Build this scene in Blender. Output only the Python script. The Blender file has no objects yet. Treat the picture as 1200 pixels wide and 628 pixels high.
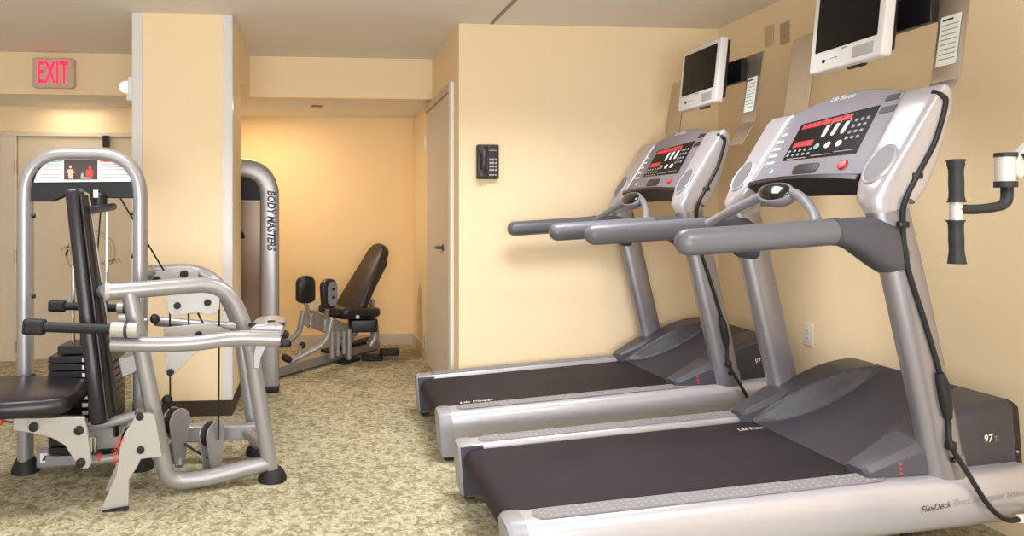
import bpy, bmesh, math, random
from mathutils import Vector, Matrix
R = random.Random(7)
SC = bpy.context.scene
COL = SC.collection
PI = math.pi
V = Vector

# ------------------------------------------------------------------ survey of the room (metres)
CAM_H, FOC, PPX, PPY = 1.40, 840.0, 440.0, 250.0
YAW = math.atan2(68, 840)
SY, CY = math.sin(YAW), math.cos(YAW)
def ray(u, v):
    r = (u - PPX) / FOC; k = (PPY - v) / FOC
    return SY + CY * r, CY - SY * r, k
def PY(u, v, y):
    d = ray(u, v); t = y / d[1]; return V((d[0] * t, y, CAM_H + d[2] * t))
def PX(u, v, x):
    d = ray(u, v); t = x / d[0]; return V((x, d[1] * t, CAM_H + d[2] * t))
def PZ(u, v, z):
    d = ray(u, v); t = (z - CAM_H) / d[2]; return V((d[0] * t, d[1] * t, z))

CEIL = 2.777; LOW = 2.42; WALLX = 2.985; PHY = 5.134; DWX = 1.023
BULK = 6.35; BACK = 7.62; BACKL = 7.08; LEFTX = -3.7; REAR = -1.9
PF = 5.03; PX0, PX1 = PY(156, 100, 5.03).x, PY(271.5, 100, 5.03).x; PBACK = 5.62

# ------------------------------------------------------------------ materials
def lin(c): 
    return tuple(((x / 255) / 12.92 if x / 255 <= .04045 else ((x / 255 + .055) / 1.055) ** 2.4) for x in c)
def mat(name, rgb, rough=.5, metal=0, coat=0, bump=None, emit=None, spec=.5, var=0.0, varscale=6):
    m = bpy.data.materials.new(name); m.use_nodes = True
    nt = m.node_tree; b = nt.nodes['Principled BSDF']
    c = lin(rgb)
    b.inputs['Base Color'].default_value = (*c, 1)
    b.inputs['Roughness'].default_value = rough
    b.inputs['Metallic'].default_value = metal
    b.inputs['Specular IOR Level'].default_value = spec
    if coat: b.inputs['Coat Weight'].default_value = coat; b.inputs['Coat Roughness'].default_value = .15
    tc = nt.nodes.new('ShaderNodeTexCoord')
    if var:
        n = nt.nodes.new('ShaderNodeTexNoise'); n.inputs['Scale'].default_value = varscale; n.inputs['Detail'].default_value = 4
        nt.links.new(tc.outputs['Object'], n.inputs['Vector'])
        rp = nt.nodes.new('ShaderNodeValToRGB')
        rp.color_ramp.elements[0].color = (*[x * (1 - var) for x in c], 1); rp.color_ramp.elements[1].color = (*[min(1, x * (1 + var)) for x in c], 1)
        rp.color_ramp.elements[0].position = .3; rp.color_ramp.elements[1].position = .7
        nt.links.new(n.outputs['Fac'], rp.inputs['Fac']); nt.links.new(rp.outputs['Color'], b.inputs['Base Color'])
    if bump:
        kind, sc, st = bump
        if kind == 'noise':
            n = nt.nodes.new('ShaderNodeTexNoise'); n.inputs['Scale'].default_value = sc; n.inputs['Detail'].default_value = 3; out = n.outputs['Fac']
        else:
            n = nt.nodes.new('ShaderNodeTexVoronoi'); n.inputs['Scale'].default_value = sc; n.inputs['Randomness'].default_value = .15; out = n.outputs['Distance']
        nt.links.new(tc.outputs['Object'], n.inputs['Vector'])
        bp = nt.nodes.new('ShaderNodeBump'); bp.inputs['Strength'].default_value = st; bp.inputs['Distance'].default_value = .004
        nt.links.new(out, bp.inputs['Height']); nt.links.new(bp.outputs['Normal'], b.inputs['Normal'])
    if emit:
        b.inputs['Emission Color'].default_value = (*lin(emit[0]), 1); b.inputs['Emission Strength'].default_value = emit[1]
    return m

M = {}
M['wall'] = mat('wall_paint', (249, 225, 187), .75, bump=('noise', 160, .12), spec=.25)
M['alcove'] = mat('wall_paint_lamp_warmed', (250, 217, 166), .75, bump=('noise', 160, .12), spec=.25)  # wall paint with the alcove's warm lamp light put into the colour
M['ceiling'] = mat('ceiling_paint', (236, 230, 224), .85, bump=('noise', 120, .15), spec=.2)
M['far_wall'] = mat('off_white_wall', (232, 226, 218), .8)
M['guard'] = mat('corner_guard_vinyl', (226, 222, 222), .4)
M['dark_base'] = mat('dark_brown_vinyl', (62, 50, 42), .5)
M['light_base'] = mat('beige_vinyl', (205, 188, 168), .5)
M['door'] = mat('door_paint', (226, 212, 190), .5, var=.02)
M['door_grey'] = mat('door_grey_paint', (214, 204, 194), .5)
M['jamb'] = mat('white_jamb', (244, 240, 230), .45)
M['silver'] = mat('silver_powder_coat', (164, 161, 163), .34, .5, bump=('noise', 400, .04))
M['bright'] = mat('pale_silver_plate', (180, 175, 170), .4, .2)
M['chrome'] = mat('chrome', (215, 215, 218), .15, 1)
M['brushed'] = mat('brushed_steel', (198, 184, 170), .36, .85, bump=('noise', 90, .05))
M['tm_silver'] = mat('treadmill_silver', (184, 181, 188), .30, .4)
M['upright'] = mat('upright_silver', (146, 143, 150), .32, .6)
M['tm_grey'] = mat('treadmill_grey_plastic', (72, 71, 79), .42, bump=('noise', 500, .05))
M['tm_dark'] = mat('treadmill_dark_plastic', (62, 60, 68), .40, bump=('noise', 500, .05))
M['rail_grey'] = mat('handrail_rubber', (98, 98, 105), .36, bump=('noise', 500, .05))
M['console'] = mat('console_grey', (126, 122, 133), .42)
M['belt'] = mat('belt_rubber', (42, 37, 43), .65, spec=.22, bump=('noise', 300, .25), var=.12, varscale=3)
M['pad'] = mat('grip_pad_rubber', (132, 128, 130), .55, bump=('voronoi', 42, 1.0))
M['bar_grey'] = mat('sensor_bar_grey', (132, 130, 138), .4)
M['well'] = mat('cup_shade_grey', (112, 110, 118), .45)  # grey darkened to carry the shade of the cup recess
M['cap'] = mat('end_cap_grey', (146, 146, 152), .4)
M['black'] = mat('black_plastic', (24, 22, 25), .38)
M['rubber'] = mat('black_rubber', (22, 21, 23), .65)
M['screen'] = mat('screen_glass', (14, 12, 14), .35, spec=.12)
M['dome'] = mat('sensor_dome_gloss', (20, 18, 20), .12, coat=.4)
M['vinyl'] = mat('black_vinyl', (34, 30, 36), .33, bump=('noise', 250, .12))
M['vinyl_brown'] = mat('dark_brown_vinyl_pad', (50, 40, 36), .4, bump=('noise', 250, .12))
M['tv'] = mat('tv_silver_plastic', (222, 219, 220), .4)
M['tv_dark'] = mat('tv_grille', (168, 166, 168), .5)
M['white'] = mat('white_print', (240, 240, 238), .5)
M['grey_print'] = mat('grey_print', (150, 148, 150), .5)
M['dark_print'] = mat('dark_print', (52, 48, 48), .5)
M['paper'] = mat('notice_paper', (236, 240, 232), .6)
M['red_led'] = mat('red_led', (190, 20, 30), .4, emit=((235, 30, 45), .55))
M['red'] = mat('red_plastic', (205, 62, 52), .4)
M['red_print'] = mat('red_print', (215, 60, 50), .5)
M['green_print'] = mat('green_print', (120, 170, 150), .5)
M['key'] = mat('key_grey', (150, 148, 152), .5)
M['skin_print'] = mat('skin_print', (205, 165, 140), .5)
M['photo_print'] = mat('dark_photo_print', (62, 50, 48), .5)
M['exit_face'] = mat('exit_sign_housing', (214, 184, 168), .5)
M['exit_letters'] = mat('exit_letters', (255, 40, 70), .4, emit=((255, 30, 62), 1.7))
M['lens'] = mat('clear_lens', (240, 240, 240), .15, coat=.6, emit=((255, 250, 240), .55))
M['phone'] = mat('telephone_plastic', (52, 42, 48), .35)
M['phone_key'] = mat('telephone_keys', (186, 180, 190), .5)
M['plate'] = mat('outlet_plate', (212, 186, 150), .45)
M['plate_white'] = mat('white_plate', (238, 230, 215), .45)
M['plate_steel'] = mat('outlet_plate_steel', (186, 168, 136), .45)
M['copper'] = mat('smoked_shroud', (122, 98, 76), .3, .25)
M['decal'] = mat('etched_decal', (196, 178, 152), .5)
M['cable'] = mat('black_cable', (18, 17, 18), .5)
M['seam'] = mat('seam_tan', (150, 138, 125), .6)  # plain tan for the ceiling seam strip

def carpet():
    m = bpy.data.materials.new('patterned_carpet'); m.use_nodes = True
    nt = m.node_tree; b = nt.nodes['Principled BSDF']; b.inputs['Roughness'].default_value = .95; b.inputs['Specular IOR Level'].default_value = .1
    L = nt.links.new; N = nt.nodes.new
    tc = N('ShaderNodeTexCoord')
    n1 = N('ShaderNodeTexNoise'); n1.inputs['Scale'].default_value = 24; n1.inputs['Detail'].default_value = 1.5; n1.inputs['Distortion'].default_value = .9
    L(tc.outputs['Object'], n1.inputs['Vector'])
    r1 = N('ShaderNodeValToRGB')
    e = r1.color_ramp.elements
    e[0].position = .36; e[0].color = (*lin((160, 150, 120)), 1)
    e[1].position = .56; e[1].color = (*lin((204, 196, 168)), 1)
    x = e.new(.45); x.color = (*lin((182, 172, 142)), 1)
    L(n1.outputs['Fac'], r1.inputs['Fac'])
    v = N('ShaderNodeTexVoronoi'); v.feature = 'DISTANCE_TO_EDGE'; v.inputs['Scale'].default_value = 21
    mp = N('ShaderNodeVectorMath'); mp.operation = 'ADD'
    sc = N('ShaderNodeVectorMath'); sc.operation = 'SCALE'; sc.inputs['Scale'].default_value = .14
    L(n1.outputs['Color'], sc.inputs[0]); L(tc.outputs['Object'], mp.inputs[0]); L(sc.outputs[0], mp.inputs[1]); L(mp.outputs[0], v.inputs['Vector'])
    r2 = N('ShaderNodeValToRGB'); r2.color_ramp.elements[0].position = .03; r2.color_ramp.elements[0].color = (*lin((196, 188, 164)), 1)
    r2.color_ramp.elements[1].position = .10; r2.color_ramp.elements[1].color = (1, 1, 1, 1)
    L(v.outputs['Distance'], r2.inputs['Fac'])
    mx = N('ShaderNodeMix'); mx.data_type = 'RGBA'; mx.blend_type = 'MULTIPLY'; mx.inputs['Factor'].default_value = .8
    L(r1.outputs['Color'], mx.inputs['A']); L(r2.outputs['Color'], mx.inputs['B'])
    n3 = N('ShaderNodeTexNoise'); n3.inputs['Scale'].default_value = 220; n3.inputs['Detail'].default_value = 2
    L(tc.outputs['Object'], n3.inputs['Vector'])
    r3 = N('ShaderNodeValToRGB'); r3.color_ramp.elements[0].position = .3; r3.color_ramp.elements[0].color = (.55, .55, .55, 1); r3.color_ramp.elements[1].position = .7
    L(n3.outputs['Fac'], r3.inputs['Fac'])
    mx2 = N('ShaderNodeMix'); mx2.data_type = 'RGBA'; mx2.blend_type = 'MULTIPLY'; mx2.inputs['Factor'].default_value = .5
    L(mx.outputs['Result'], mx2.inputs['A']); L(r3.outputs['Color'], mx2.inputs['B'])
    L(mx2.outputs['Result'], b.inputs['Base Color'])
    bp = N('ShaderNodeBump'); bp.inputs['Strength'].default_value = .6; bp.inputs['Distance'].default_value = .006
    L(n3.outputs['Fac'], bp.inputs['Height']); L(bp.outputs['Normal'], b.inputs['Normal'])
    return m
M['carpet'] = carpet()

# ------------------------------------------------------------------ mesh helpers
ORG = {}
def fillet(pts, rad, n=7):
    pts = [V(p) for p in pts]; out = [pts[0]]
    for i in range(1, len(pts) - 1):
        a, b, c = pts[i - 1], pts[i], pts[i + 1]
        r = rad[i] if isinstance(rad, (list, tuple)) else rad
        d1 = (a - b); d2 = (c - b)
        l = min(r, d1.length * .49, d2.length * .49)
        p = b + d1.normalized() * l; q = b + d2.normalized() * l
        for k in range(n + 1):
            t = k / n; out.append(p * (1 - t) ** 2 + b * 2 * t * (1 - t) + q * t * t)
    out.append(pts[-1]); return out
def smooth(pts, n=6):
    pts = [V(p) for p in pts]; P = [pts[0] * 2 - pts[1]] + pts + [pts[-1] * 2 - pts[-2]]; out = []
    for i in range(1, len(P) - 2):
        a, b, c, d = P[i - 1:i + 3]
        for k in range(n):
            t = k / n
            out.append(.5 * ((2 * b) + (c - a) * t + (2 * a - 5 * b + 4 * c - d) * t * t + (3 * b - a - 3 * c + d) * t ** 3))
    out.append(pts[-1]); return out

class MB:
    def __init__(s): s.bm = bmesh.new()
    def face(s, vs):
        try: return s.bm.faces.new(vs)
        except ValueError: return None
    def loft(s, secs, cap=True, closed=False):
        rows = [[s.bm.verts.new(p) for p in sec] for sec in secs]
        n = len(rows[0]); m = len(rows)
        for i in range(m if closed else m - 1):
            a, b = rows[i], rows[(i + 1) % m]
            for j in range(n):
                s.face((a[j], a[(j + 1) % n], b[(j + 1) % n], b[j]))
        if cap and not closed:
            s.face(rows[0][::-1]); s.face(rows[-1])
        return s
    def tube(s, pts, r, seg=14, rb=None, ref=None, closed=False, radii=None, power=None):
        """tube along pts; r along 'ref' direction, rb across it"""
        pts = [V(p) for p in pts]; n = len(pts); secs = []; prev = None
        for i, p in enumerate(pts):
            if closed: t = pts[(i + 1) % n] - pts[i - 1]
            else: t = pts[min(i + 1, n - 1)] - pts[max(i - 1, 0)]
            t.normalize()
            if ref is not None: u = V(ref) - t * V(ref).dot(t)
            elif prev is None:
                q = V((0, 0, 1)) if abs(t.z) < .9 else V((1, 0, 0)); u = q - t * q.dot(t)
            else: u = prev - t * prev.dot(t)
            u.normalize(); prev = u; w = t.cross(u)
            rr = radii[i] if radii else 1
            sec = []
            for k in range(seg):
                a = 2 * PI * k / seg; ca, sa = math.cos(a), math.sin(a)
                if power:
                    ca = math.copysign(abs(ca) ** power, ca); sa = math.copysign(abs(sa) ** power, sa)
                sec.append(p + u * ca * r * rr + w * sa * (rb or r) * rr)
            secs.append(sec)
        return s.loft(secs, closed=closed)
    def rod(s, a, b, r, seg=14): return s.tube([a, b], r, seg)
    def capsule(s, a, b, r, seg=16, n=5):
        a, b = V(a), V(b); d = (b - a).normalized(); pts = []; rad = []
        for k in range(n + 1):
            t = k / n * PI / 2; pts.append(a - d * (r * math.cos(t) - r)); rad.append(max(.02, math.sin(t)))
        for k in range(n + 1):
            t = PI / 2 - k / n * PI / 2; pts.append(b + d * (r * math.cos(t) - r)); rad.append(max(.02, math.sin(t)))
        return s.tube(pts, r, seg, radii=rad)
    def prism(s, poly, ext):
        poly = [V(p) for p in poly]; ext = V(ext)
        return s.loft([poly, [p + ext for p in poly]])
    def box(s, lo, hi):
        x0, y0, z0 = lo; x1, y1, z1 = hi
        return s.prism([(x0, y0, z0), (x1, y0, z0), (x1, y1, z0), (x0, y1, z0)], (0, 0, z1 - z0))
    def lathe(s, prof, o, axis, seg=24):
        o = V(o); ax = V(axis).normalized(); q = V((0, 0, 1)) if abs(ax.z) < .9 else V((1, 0, 0))
        u = (q - ax * q.dot(ax)).normalized(); w = ax.cross(u)
        return s.loft([[o + ax * h + (u * math.cos(2 * PI * k / seg) + w * math.sin(2 * PI * k / seg)) * max(r, 1e-4) for k in range(seg)] for r, h in prof])
    def rbox(s, c, ux, uy, uz, hx, hy, hz, rad=None, n=5, crown=0, m=4):
        """rounded slab: outline in ux/uy with corner radius, thickness along uz with pillowed edges"""
        c, ux, uy, uz = V(c), V(ux).normalized(), V(uy).normalized(), V(uz).normalized()
        rad = min(hx, hy) * .3 if rad is None else rad
        def outline(ins):
            o = []
            rr = max(rad - ins, .0005)
            for sx, sy, a0 in ((1, 1, 0), (-1, 1, 90), (-1, -1, 180), (1, -1, 270)):
                for k in range(n + 1):
                    a = math.radians(a0 + 90 * k / n)
                    o.append((sx * (hx - ins - rr) + rr * math.cos(a), sy * (hy - ins - rr) + rr * math.sin(a)))
            return o
        e = min(hz, crown or min(hz, .012)); secs = []
        for k in range(m + 1):
            t = k / m * PI / 2; ins = e * (1 - math.sin(t)); z = -hz + e * (1 - math.cos(t))
            secs.append([c + ux * x + uy * y + uz * z for x, y in outline(ins)])
        for k in range(m + 1):
            t = PI / 2 - k / m * PI / 2; ins = e * (1 - math.sin(t)); z = hz - e * (1 - math.cos(t))
            secs.append([c + ux * x + uy * y + uz * z for x, y in outline(ins)])
        return s.loft(secs)
    def build(s, name, m, parent=None, origin=None, bevel=0, seg=2, angle=35):
        bm = s.bm; bmesh.ops.remove_doubles(bm, verts=bm.verts, dist=1e-6)
        bmesh.ops.recalc_face_normals(bm, faces=bm.faces)
        if parent is not None: org = ORG[parent.name]
        elif origin is not None: org = V(origin)
        else:
            xs = [v.co for v in bm.verts]
            org = V(((min(p.x for p in xs) + max(p.x for p in xs)) / 2, (min(p.y for p in xs) + max(p.y for p in xs)) / 2, min(p.z for p in xs)))
        for v in bm.verts: v.co -= org
        me = bpy.data.meshes.new(name); bm.to_mesh(me); bm.free()
        for p in me.polygons: p.use_smooth = True
        me.set_sharp_from_angle(angle=math.radians(angle))
        me.materials.append(M[m] if isinstance(m, str) else m)
        o = bpy.data.objects.new(name, me); COL.objects.link(o)
        if parent is not None: o.parent = parent
        else: o.location = org
        ORG[o.name] = org
        if bevel:
            b = o.modifiers.new('bevel', 'BEVEL'); b.width = bevel; b.segments = seg; b.limit_method = 'ANGLE'; b.angle_limit = math.radians(40)
        return o
def tag(o, label, cat, group=None):
    o['label'] = label; o['category'] = cat
    if group: o['group'] = group
    return o
def thing(name, loc, label, cat, group=None):
    o = bpy.data.objects.new(name, None); COL.objects.link(o); o.location = loc; o.empty_display_size = .1
    ORG[o.name] = V(loc); return tag(o, label, cat, group)
def struct(o): o['kind'] = 'structure'; return o
def copy_tree(o, parent=None):
    c = o.copy(); COL.objects.link(c)
    if parent is not None: c.parent = parent
    for ch in [x for x in o.children]: copy_tree(ch, c)
    return c
def lettering(body, size, org, xd, yd, m, parent, name='lettering', shear=0, width=None, th=.0012, bold=0, label=None):
    cu = bpy.data.curves.new('t', 'FONT'); cu.body = body; cu.size = 1; cu.extrude = 0; cu.shear = shear; cu.align_x = 'CENTER'; cu.align_y = 'CENTER'; cu.offset = bold; cu.resolution_u = 3
    t = bpy.data.objects.new('t', cu); COL.objects.link(t)
    dg = bpy.context.evaluated_depsgraph_get(); me = bpy.data.meshes.new_from_object(t.evaluated_get(dg))
    bpy.data.objects.remove(t); bpy.data.curves.remove(cu)
    xd, yd = V(xd).normalized(), V(yd).normalized(); n = xd.cross(yd)
    w = max(v.co.x for v in me.vertices) - min(v.co.x for v in me.vertices)
    sx = (width / w) if width else size
    po = ORG[parent.name]
    for v in me.vertices: v.co = V(org) + xd * v.co.x * sx + yd * v.co.y * size + n * th - po
    me.name = name; me.materials.append(M[m])
    o = bpy.data.objects.new(name, me); COL.objects.link(o); o.parent = parent; ORG[o.name] = po
    if label: o['label'] = label
    return o
def quadface(mb, pts, th):
    """thin printed/inlaid patch: polygon pts (ordered) given thickness th vector"""
    return mb.prism(pts, th)

# ------------------------------------------------------------------ the room
def slab(name, lo, hi, m):
    return struct(MB().box(lo, hi).build(name, m))
T = .12
slab('floor', (LEFTX - T, REAR - T, -.1), (WALLX + T, BACK + T, 0), 'carpet')
slab('ceiling', (LEFTX - T, REAR - T, CEIL), (WALLX + T, BULK, CEIL + .1), 'ceiling')
slab('wall_right', (WALLX, REAR - T, 0), (WALLX + T, PHY + T, CEIL), 'wall')
slab('wall_front', (DWX + T, PHY, 0), (WALLX, PHY + T, CEIL), 'wall')
slab('wall_left', (LEFTX - T, REAR - T, 0), (LEFTX, BACK + T, CEIL), 'far_wall')
slab('wall_rear', (LEFTX, REAR - T, 0), (WALLX, REAR, CEIL), 'far_wall')
# side wall of the closet with the door
slab('wall_side', (DWX, PHY, 0), (DWX + T, BACK + T, CEIL), 'wall')
# bulkhead and the lowered ceiling behind it
slab('wall_bulkhead', (LEFTX, BULK, LOW), (DWX, BULK + .1, CEIL), 'wall')
slab('ceiling_low', (LEFTX, BULK + .1, LOW), (DWX, BACK, LOW + .1), 'ceiling')
slab('wall_back', (-1.05, BACK, 0), (DWX, BACK + T, LOW), 'alcove')
slab('wall_partition', (-1.17, BACKL, 0), (-1.05, BACK + T, LOW), 'alcove')
slab('wall_back_left', (LEFTX, BACKL, 0), (-1.17, BACKL + T, LOW), 'wall')
# pillar with the beam tying it to the bulkhead
slab('wall_pillar', (PX0, PF, 0), (PX1, PBACK, CEIL), 'wall')
slab('wall_beam', (PX0, PBACK, LOW), (PX1, BULK, CEIL), 'wall')
def guard(x, sx):
    mb = MB(); z0, z1 = .11, CEIL - .003
    mb.box((min(x, x - sx * .062), PF - .006, z0), (max(x, x - sx * .062), PF - .0005, z1))
    mb.box((min(x + sx * .0005, x + sx * .006), PF - .006, z0), (max(x + sx * .0005, x + sx * .006), PF + .05, z1))
    return mb
struct(guard(PX0, -1).build('trim_1', 'guard')); struct(guard(PX1, 1).build('trim_2', 'guard'))
mb = MB(); b0 = .004; hb = .115
mb.prism([(PX0 - b0, PF - b0, 0), (PX1 + b0, PF - b0, 0), (PX1 + b0, PBACK + b0, 0), (PX0 - b0, PBACK + b0, 0)], (0, 0, .108))
struct(mb.build('baseboard_pillar', 'dark_base'))
struct(MB().box((-1.05, BACK - .012, 0), (DWX - .012, BACK, .115)).build('baseboard_back', 'light_base'))
struct(MB().box((-3.7, BACKL - .012, 0), (-3.12, BACKL, .10)).build('baseboard_back_left', 'light_base'))
# ceiling seam
a, b = V((.0, 0, 0)), V((0, 0, 0))
p0 = PZ(576, 27, CEIL); p1 = PZ(603, 0, CEIL)
d = (p1 - p0).normalized(); p0.y = min(p0.y, PHY - .01); p2 = p0 + d * 4.5
w = V((-d.y, d.x, 0)) * .012
struct(MB().prism([p0 - w + V((0, 0, -.008)), p0 + w + V((0, 0, -.008)), p2 + w + V((0, 0, -.008)), p2 - w + V((0, 0, -.008))], (0, 0, .0078)).build('trim_3', 'seam'))

# door in the closet side wall
yA = PX(531, 98, DWX).y; yB = PX(501.5, 131, DWX).y; zD = 2.33
if yB > BULK - .02 + .6: yB = BULK
door = struct(MB().box((DWX - .012, yA + .03, .012), (DWX - .001, yB, zD)).build('door_1', 'door_grey', bevel=.003))
struct(MB().prism([(DWX - .03, yA - .045, 0), (DWX - .03, yA + .03, 0), (DWX - .0005, yA + .03, 0), (DWX - .0005, yA - .045, 0)], (0, 0, zD + .06)).build('trim_4', 'jamb', bevel=.003))
struct(MB().box((DWX - .03, yA + .031, zD + .004), (DWX - .0005, yB + .0, zD + .06)).build('trim_5', 'light_base', bevel=.003))
h = PX(521, 290, DWX)
mb = MB(); mb.lathe([(.028, -.012), (.03, -.018), (.012, -.022), (.011, -.06), (.001, -.062)], h, (1, 0, 0)); mb.tube([h + V((-.05, 0, 0)), h + V((-.052, .05, 0)), h + V((-.048, .13, -.006))], .013)
mb.build('door_handle', 'tm_grey', door)
for v in (168, 400):
    q = PX(500, v, DWX); mb = MB(); mb.box((DWX - .022, yB - .005, q.z - .06), (DWX - .0125, yB + .03, q.z + .06)); mb.rod((DWX - .024, yB + .012, q.z - .06), (DWX - .024, yB + .012, q.z + .06), .008)
    mb.build('hinge', 'plate_white' if v < 200 else 'brushed', door)
struct(MB().box((DWX - .012, yB + .07, 0), (DWX - .0005, BACK - .012, .115)).build('baseboard_side', 'light_base'))

hk = PX(483, 280, DWX); ch = thing('wall_hook', (DWX, hk.y, hk.z - .03), 'small dark hook on the side wall left of the closet door', 'hook')
MB().lathe([(.028, 0), (.028, .006), (.001, .007)], (DWX - .0005, hk.y, hk.z), (-1, 0, 0)).build('mounting_plate', 'brushed', ch)
MB().tube(smooth([V((DWX - .006, hk.y, hk.z)), V((DWX - .05, hk.y, hk.z - .015)), V((DWX - .06, hk.y, hk.z + .02))]), .011, 10).build('hook_arm', 'black', ch)

# double door at the far left
zL = PY(60, 161, BACKL).z; zLf = PY(60, 155.5, BACKL).z
xa = PY(22, 200, BACKL).x; xm = PY(127, 200, BACKL).x; xe = xm + (xm - xa)
dl = struct(MB().box((xa, BACKL - .02, .012), (xm - .004, BACKL - .0005, zL)).build('door_2', 'door', bevel=.003))
dr = struct(MB().box((xm + .004, BACKL - .02, .012), (min(xe, -1.2), BACKL - .0005, zL)).build('door_3', 'door', bevel=.003))
x3 = PY(3, 200, BACKL).x
mb = MB(); mb.box((x3, BACKL - .05, 0), (xa - .006, BACKL - .0005, zL + .006)); mb.box((x3, BACKL - .05, zL + .006), (-1.18, BACKL - .0005, zLf))
struct(mb.build('trim_6', 'door', bevel=.004))
for v in (195, 300, 405):
    q = PY(21, v, BACKL); mb = MB(); mb.rod((xa - .008, BACKL - .056, q.z - .06), (xa - .008, BACKL - .056, q.z + .06), .011); mb.build('hinge', 'brushed', dl)
q = PY(127, 166, BACKL)
MB().box((q.x - .028, BACKL - .10, q.z - .06), (q.x + .028, BACKL - .051, q.z + .05)).build('door_closer', 'black', dl, bevel=.004)
# pale crest etched on the door leaf
mb = MB(); c = PY(108, 295, BACKL); yd = BACKL - .0215
def decal_arc(cx, cz, r, a0, a1, w):
    n = 22; o = []; i = []
    for k in range(n + 1):
        a = math.radians(a0 + (a1 - a0) * k / n); ww = w * (.35 + .65 * math.sin(PI * k / n))
        o.append(V((cx + (r + ww) * math.cos(a), yd, cz + (r + ww) * math.sin(a)))); i.append(V((cx + (r - ww) * math.cos(a), yd, cz + (r - ww) * math.sin(a))))
    mb.prism(o + i[::-1], (0, .0012, 0))
decal_arc(c.x + .02, c.z, .20, -40, 110, .010); decal_arc(c.x + .02, c.z, .165, -20, 90, .006); decal_arc(c.x - .02, c.z - .02, .21, 150, 220, .012)
for k in range(6):
    decal_arc(c.x - .22 + .05 * k, c.z - .02 - .02 * (k % 2), .07, 60 + 22 * k, 160 + 22 * k, .010)
for k in range(5):
    decal_arc(c.x + .09 + .035 * k, c.z - .16 + .01 * k, .05, 20, 130, .009)
mb.build('etched_crest', 'decal', dl)

# ------------------------------------------------------------------ small fittings
# exit sign
a = PY(40, 104, BULK); b = PY(89.5, 70, BULK)
es = thing('exit_sign', ((a.x + b.x) / 2, BULK, a.z), 'beige exit sign with glowing red letters on the bulkhead', 'exit sign')
MB().rbox(((a.x + b.x) / 2, BULK - .03, (a.z + b.z) / 2), (1, 0, 0), (0, 0, 1), (0, 1, 0), (b.x - a.x) / 2, (b.z - a.z) / 2, .0295, .03).build('housing', 'exit_face', es)
lettering('EXIT', .265, ((a.x + b.x) / 2, BULK - .06, (a.z + b.z) / 2 - .003), (1, 0, 0), (0, 0, 1), 'exit_letters', es, 'exit_letters', width=.255, bold=.022)
# strobe on the left flank of the pillar
q = PY(148, 104, 5.09)
st = thing('alarm_strobe', (PX0, 5.10, q.z - .10), 'white fire alarm strobe with clear lens on the pillar side', 'fire alarm')
MB().rbox((PX0 - .022, 5.12, q.z), (0, 1, 0), (0, 0, 1), (1, 0, 0), .065, .085, .0215, .015).build('mounting_plate', 'white', st)
MB().lathe([(.045, 0), (.043, .03), (.034, .055), (.02, .068), (.001, .073)], (PX0 - .044, 5.11, q.z + .015), (-1, 0, 0)).build('strobe_lens', 'lens', st)
MB().lathe([(.03, 0), (.03, .012), (.02, .016), (.001, .016)], (PX0 - .044, 5.11, q.z - .06), (-1, 0, 0)).build('horn_grille', 'plate_white', st)
# little wall light on the pillar's right flank
# sprinkler escutcheons under the low ceiling
for (u, v, lab) in ((371, 126.5, 'small round sprinkler cover under the alcove ceiling'), (5, 128, 'small round sprinkler cover left of the exit sign')):
    q = PZ(u, v, LOW)
    s_ = thing('ceiling_sprinkler', (q.x, min(q.y, BACKL - .25), LOW), lab, 'sprinkler'); q = ORG[s_.name]
    MB().lathe([(.06, -.0005), (.06, -.006), (.045, -.012), (.02, -.014), (.001, -.014)], q, (0, 0, 1)).build('cover_plate', 'plate_steel' if u < 100 else 'copper', s_)
    if u < 100: MB().lathe([(.012, -.014), (.012, -.03), (.022, -.032), (.022, -.036), (.001, -.036)], q, (0, 0, 1)).build('deflector', 'brushed', s_)
# outlets high on the right wall
def wall_plate(name, c, lab, m, w=.045, hgt=.068, axis='x', slots=True, group=None):
    t = thing(name, c, lab, 'wall outlet', group)
    c = V(c)
    if axis == 'x': ux, uz = V((0, 1, 0)), V((-1, 0, 0))
    else: ux, uz = V((1, 0, 0)), V((0, -1, 0))
    MB().rbox(c + uz * .0045, ux, (0, 0, 1), uz, w, hgt, .004, .008).build('cover_plate', m, t)
    if slots:
        for s in (-1, 1):
            f = MB().rbox(c + uz * .0095 + V((0, 0, s * .022)), ux, (0, 0, 1), uz, .016, .015, .0012, .008).build('socket', m, t)
            k = MB()
            for q in (-1, 1): k.rbox(c + uz * .0112 + V((0, 0, s * .022 + .002)) + ux * q * .006, ux, (0, 0, 1), uz, .0014, .005, .0006, .0005)
            k.build('slot', 'dark_print', f)
    k = MB().lathe([(.004, .008), (.004, .0095), (.001, .010)], c, uz, 10); k.build('screw', 'brushed', t)
    return t
wall_plate('blank_outlet_plate', PX(902, 42, WALLX), 'left pale plate of the pair high on the right wall', 'plate', slots=False)
wall_plate('power_outlet', PX(920.5, 38.5, WALLX), 'right hand grey outlet of the pair high on the right wall', 'plate_steel')
wall_plate('power_outlet', PX(948, 392, WALLX), 'low white outlet on the right wall between the treadmills', 'plate_white')
q = PY(369, 356, BACK)
wall_plate('power_outlet', q, 'white outlet on the alcove wall behind the abductor pads', 'plate_white', axis='y')

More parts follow.
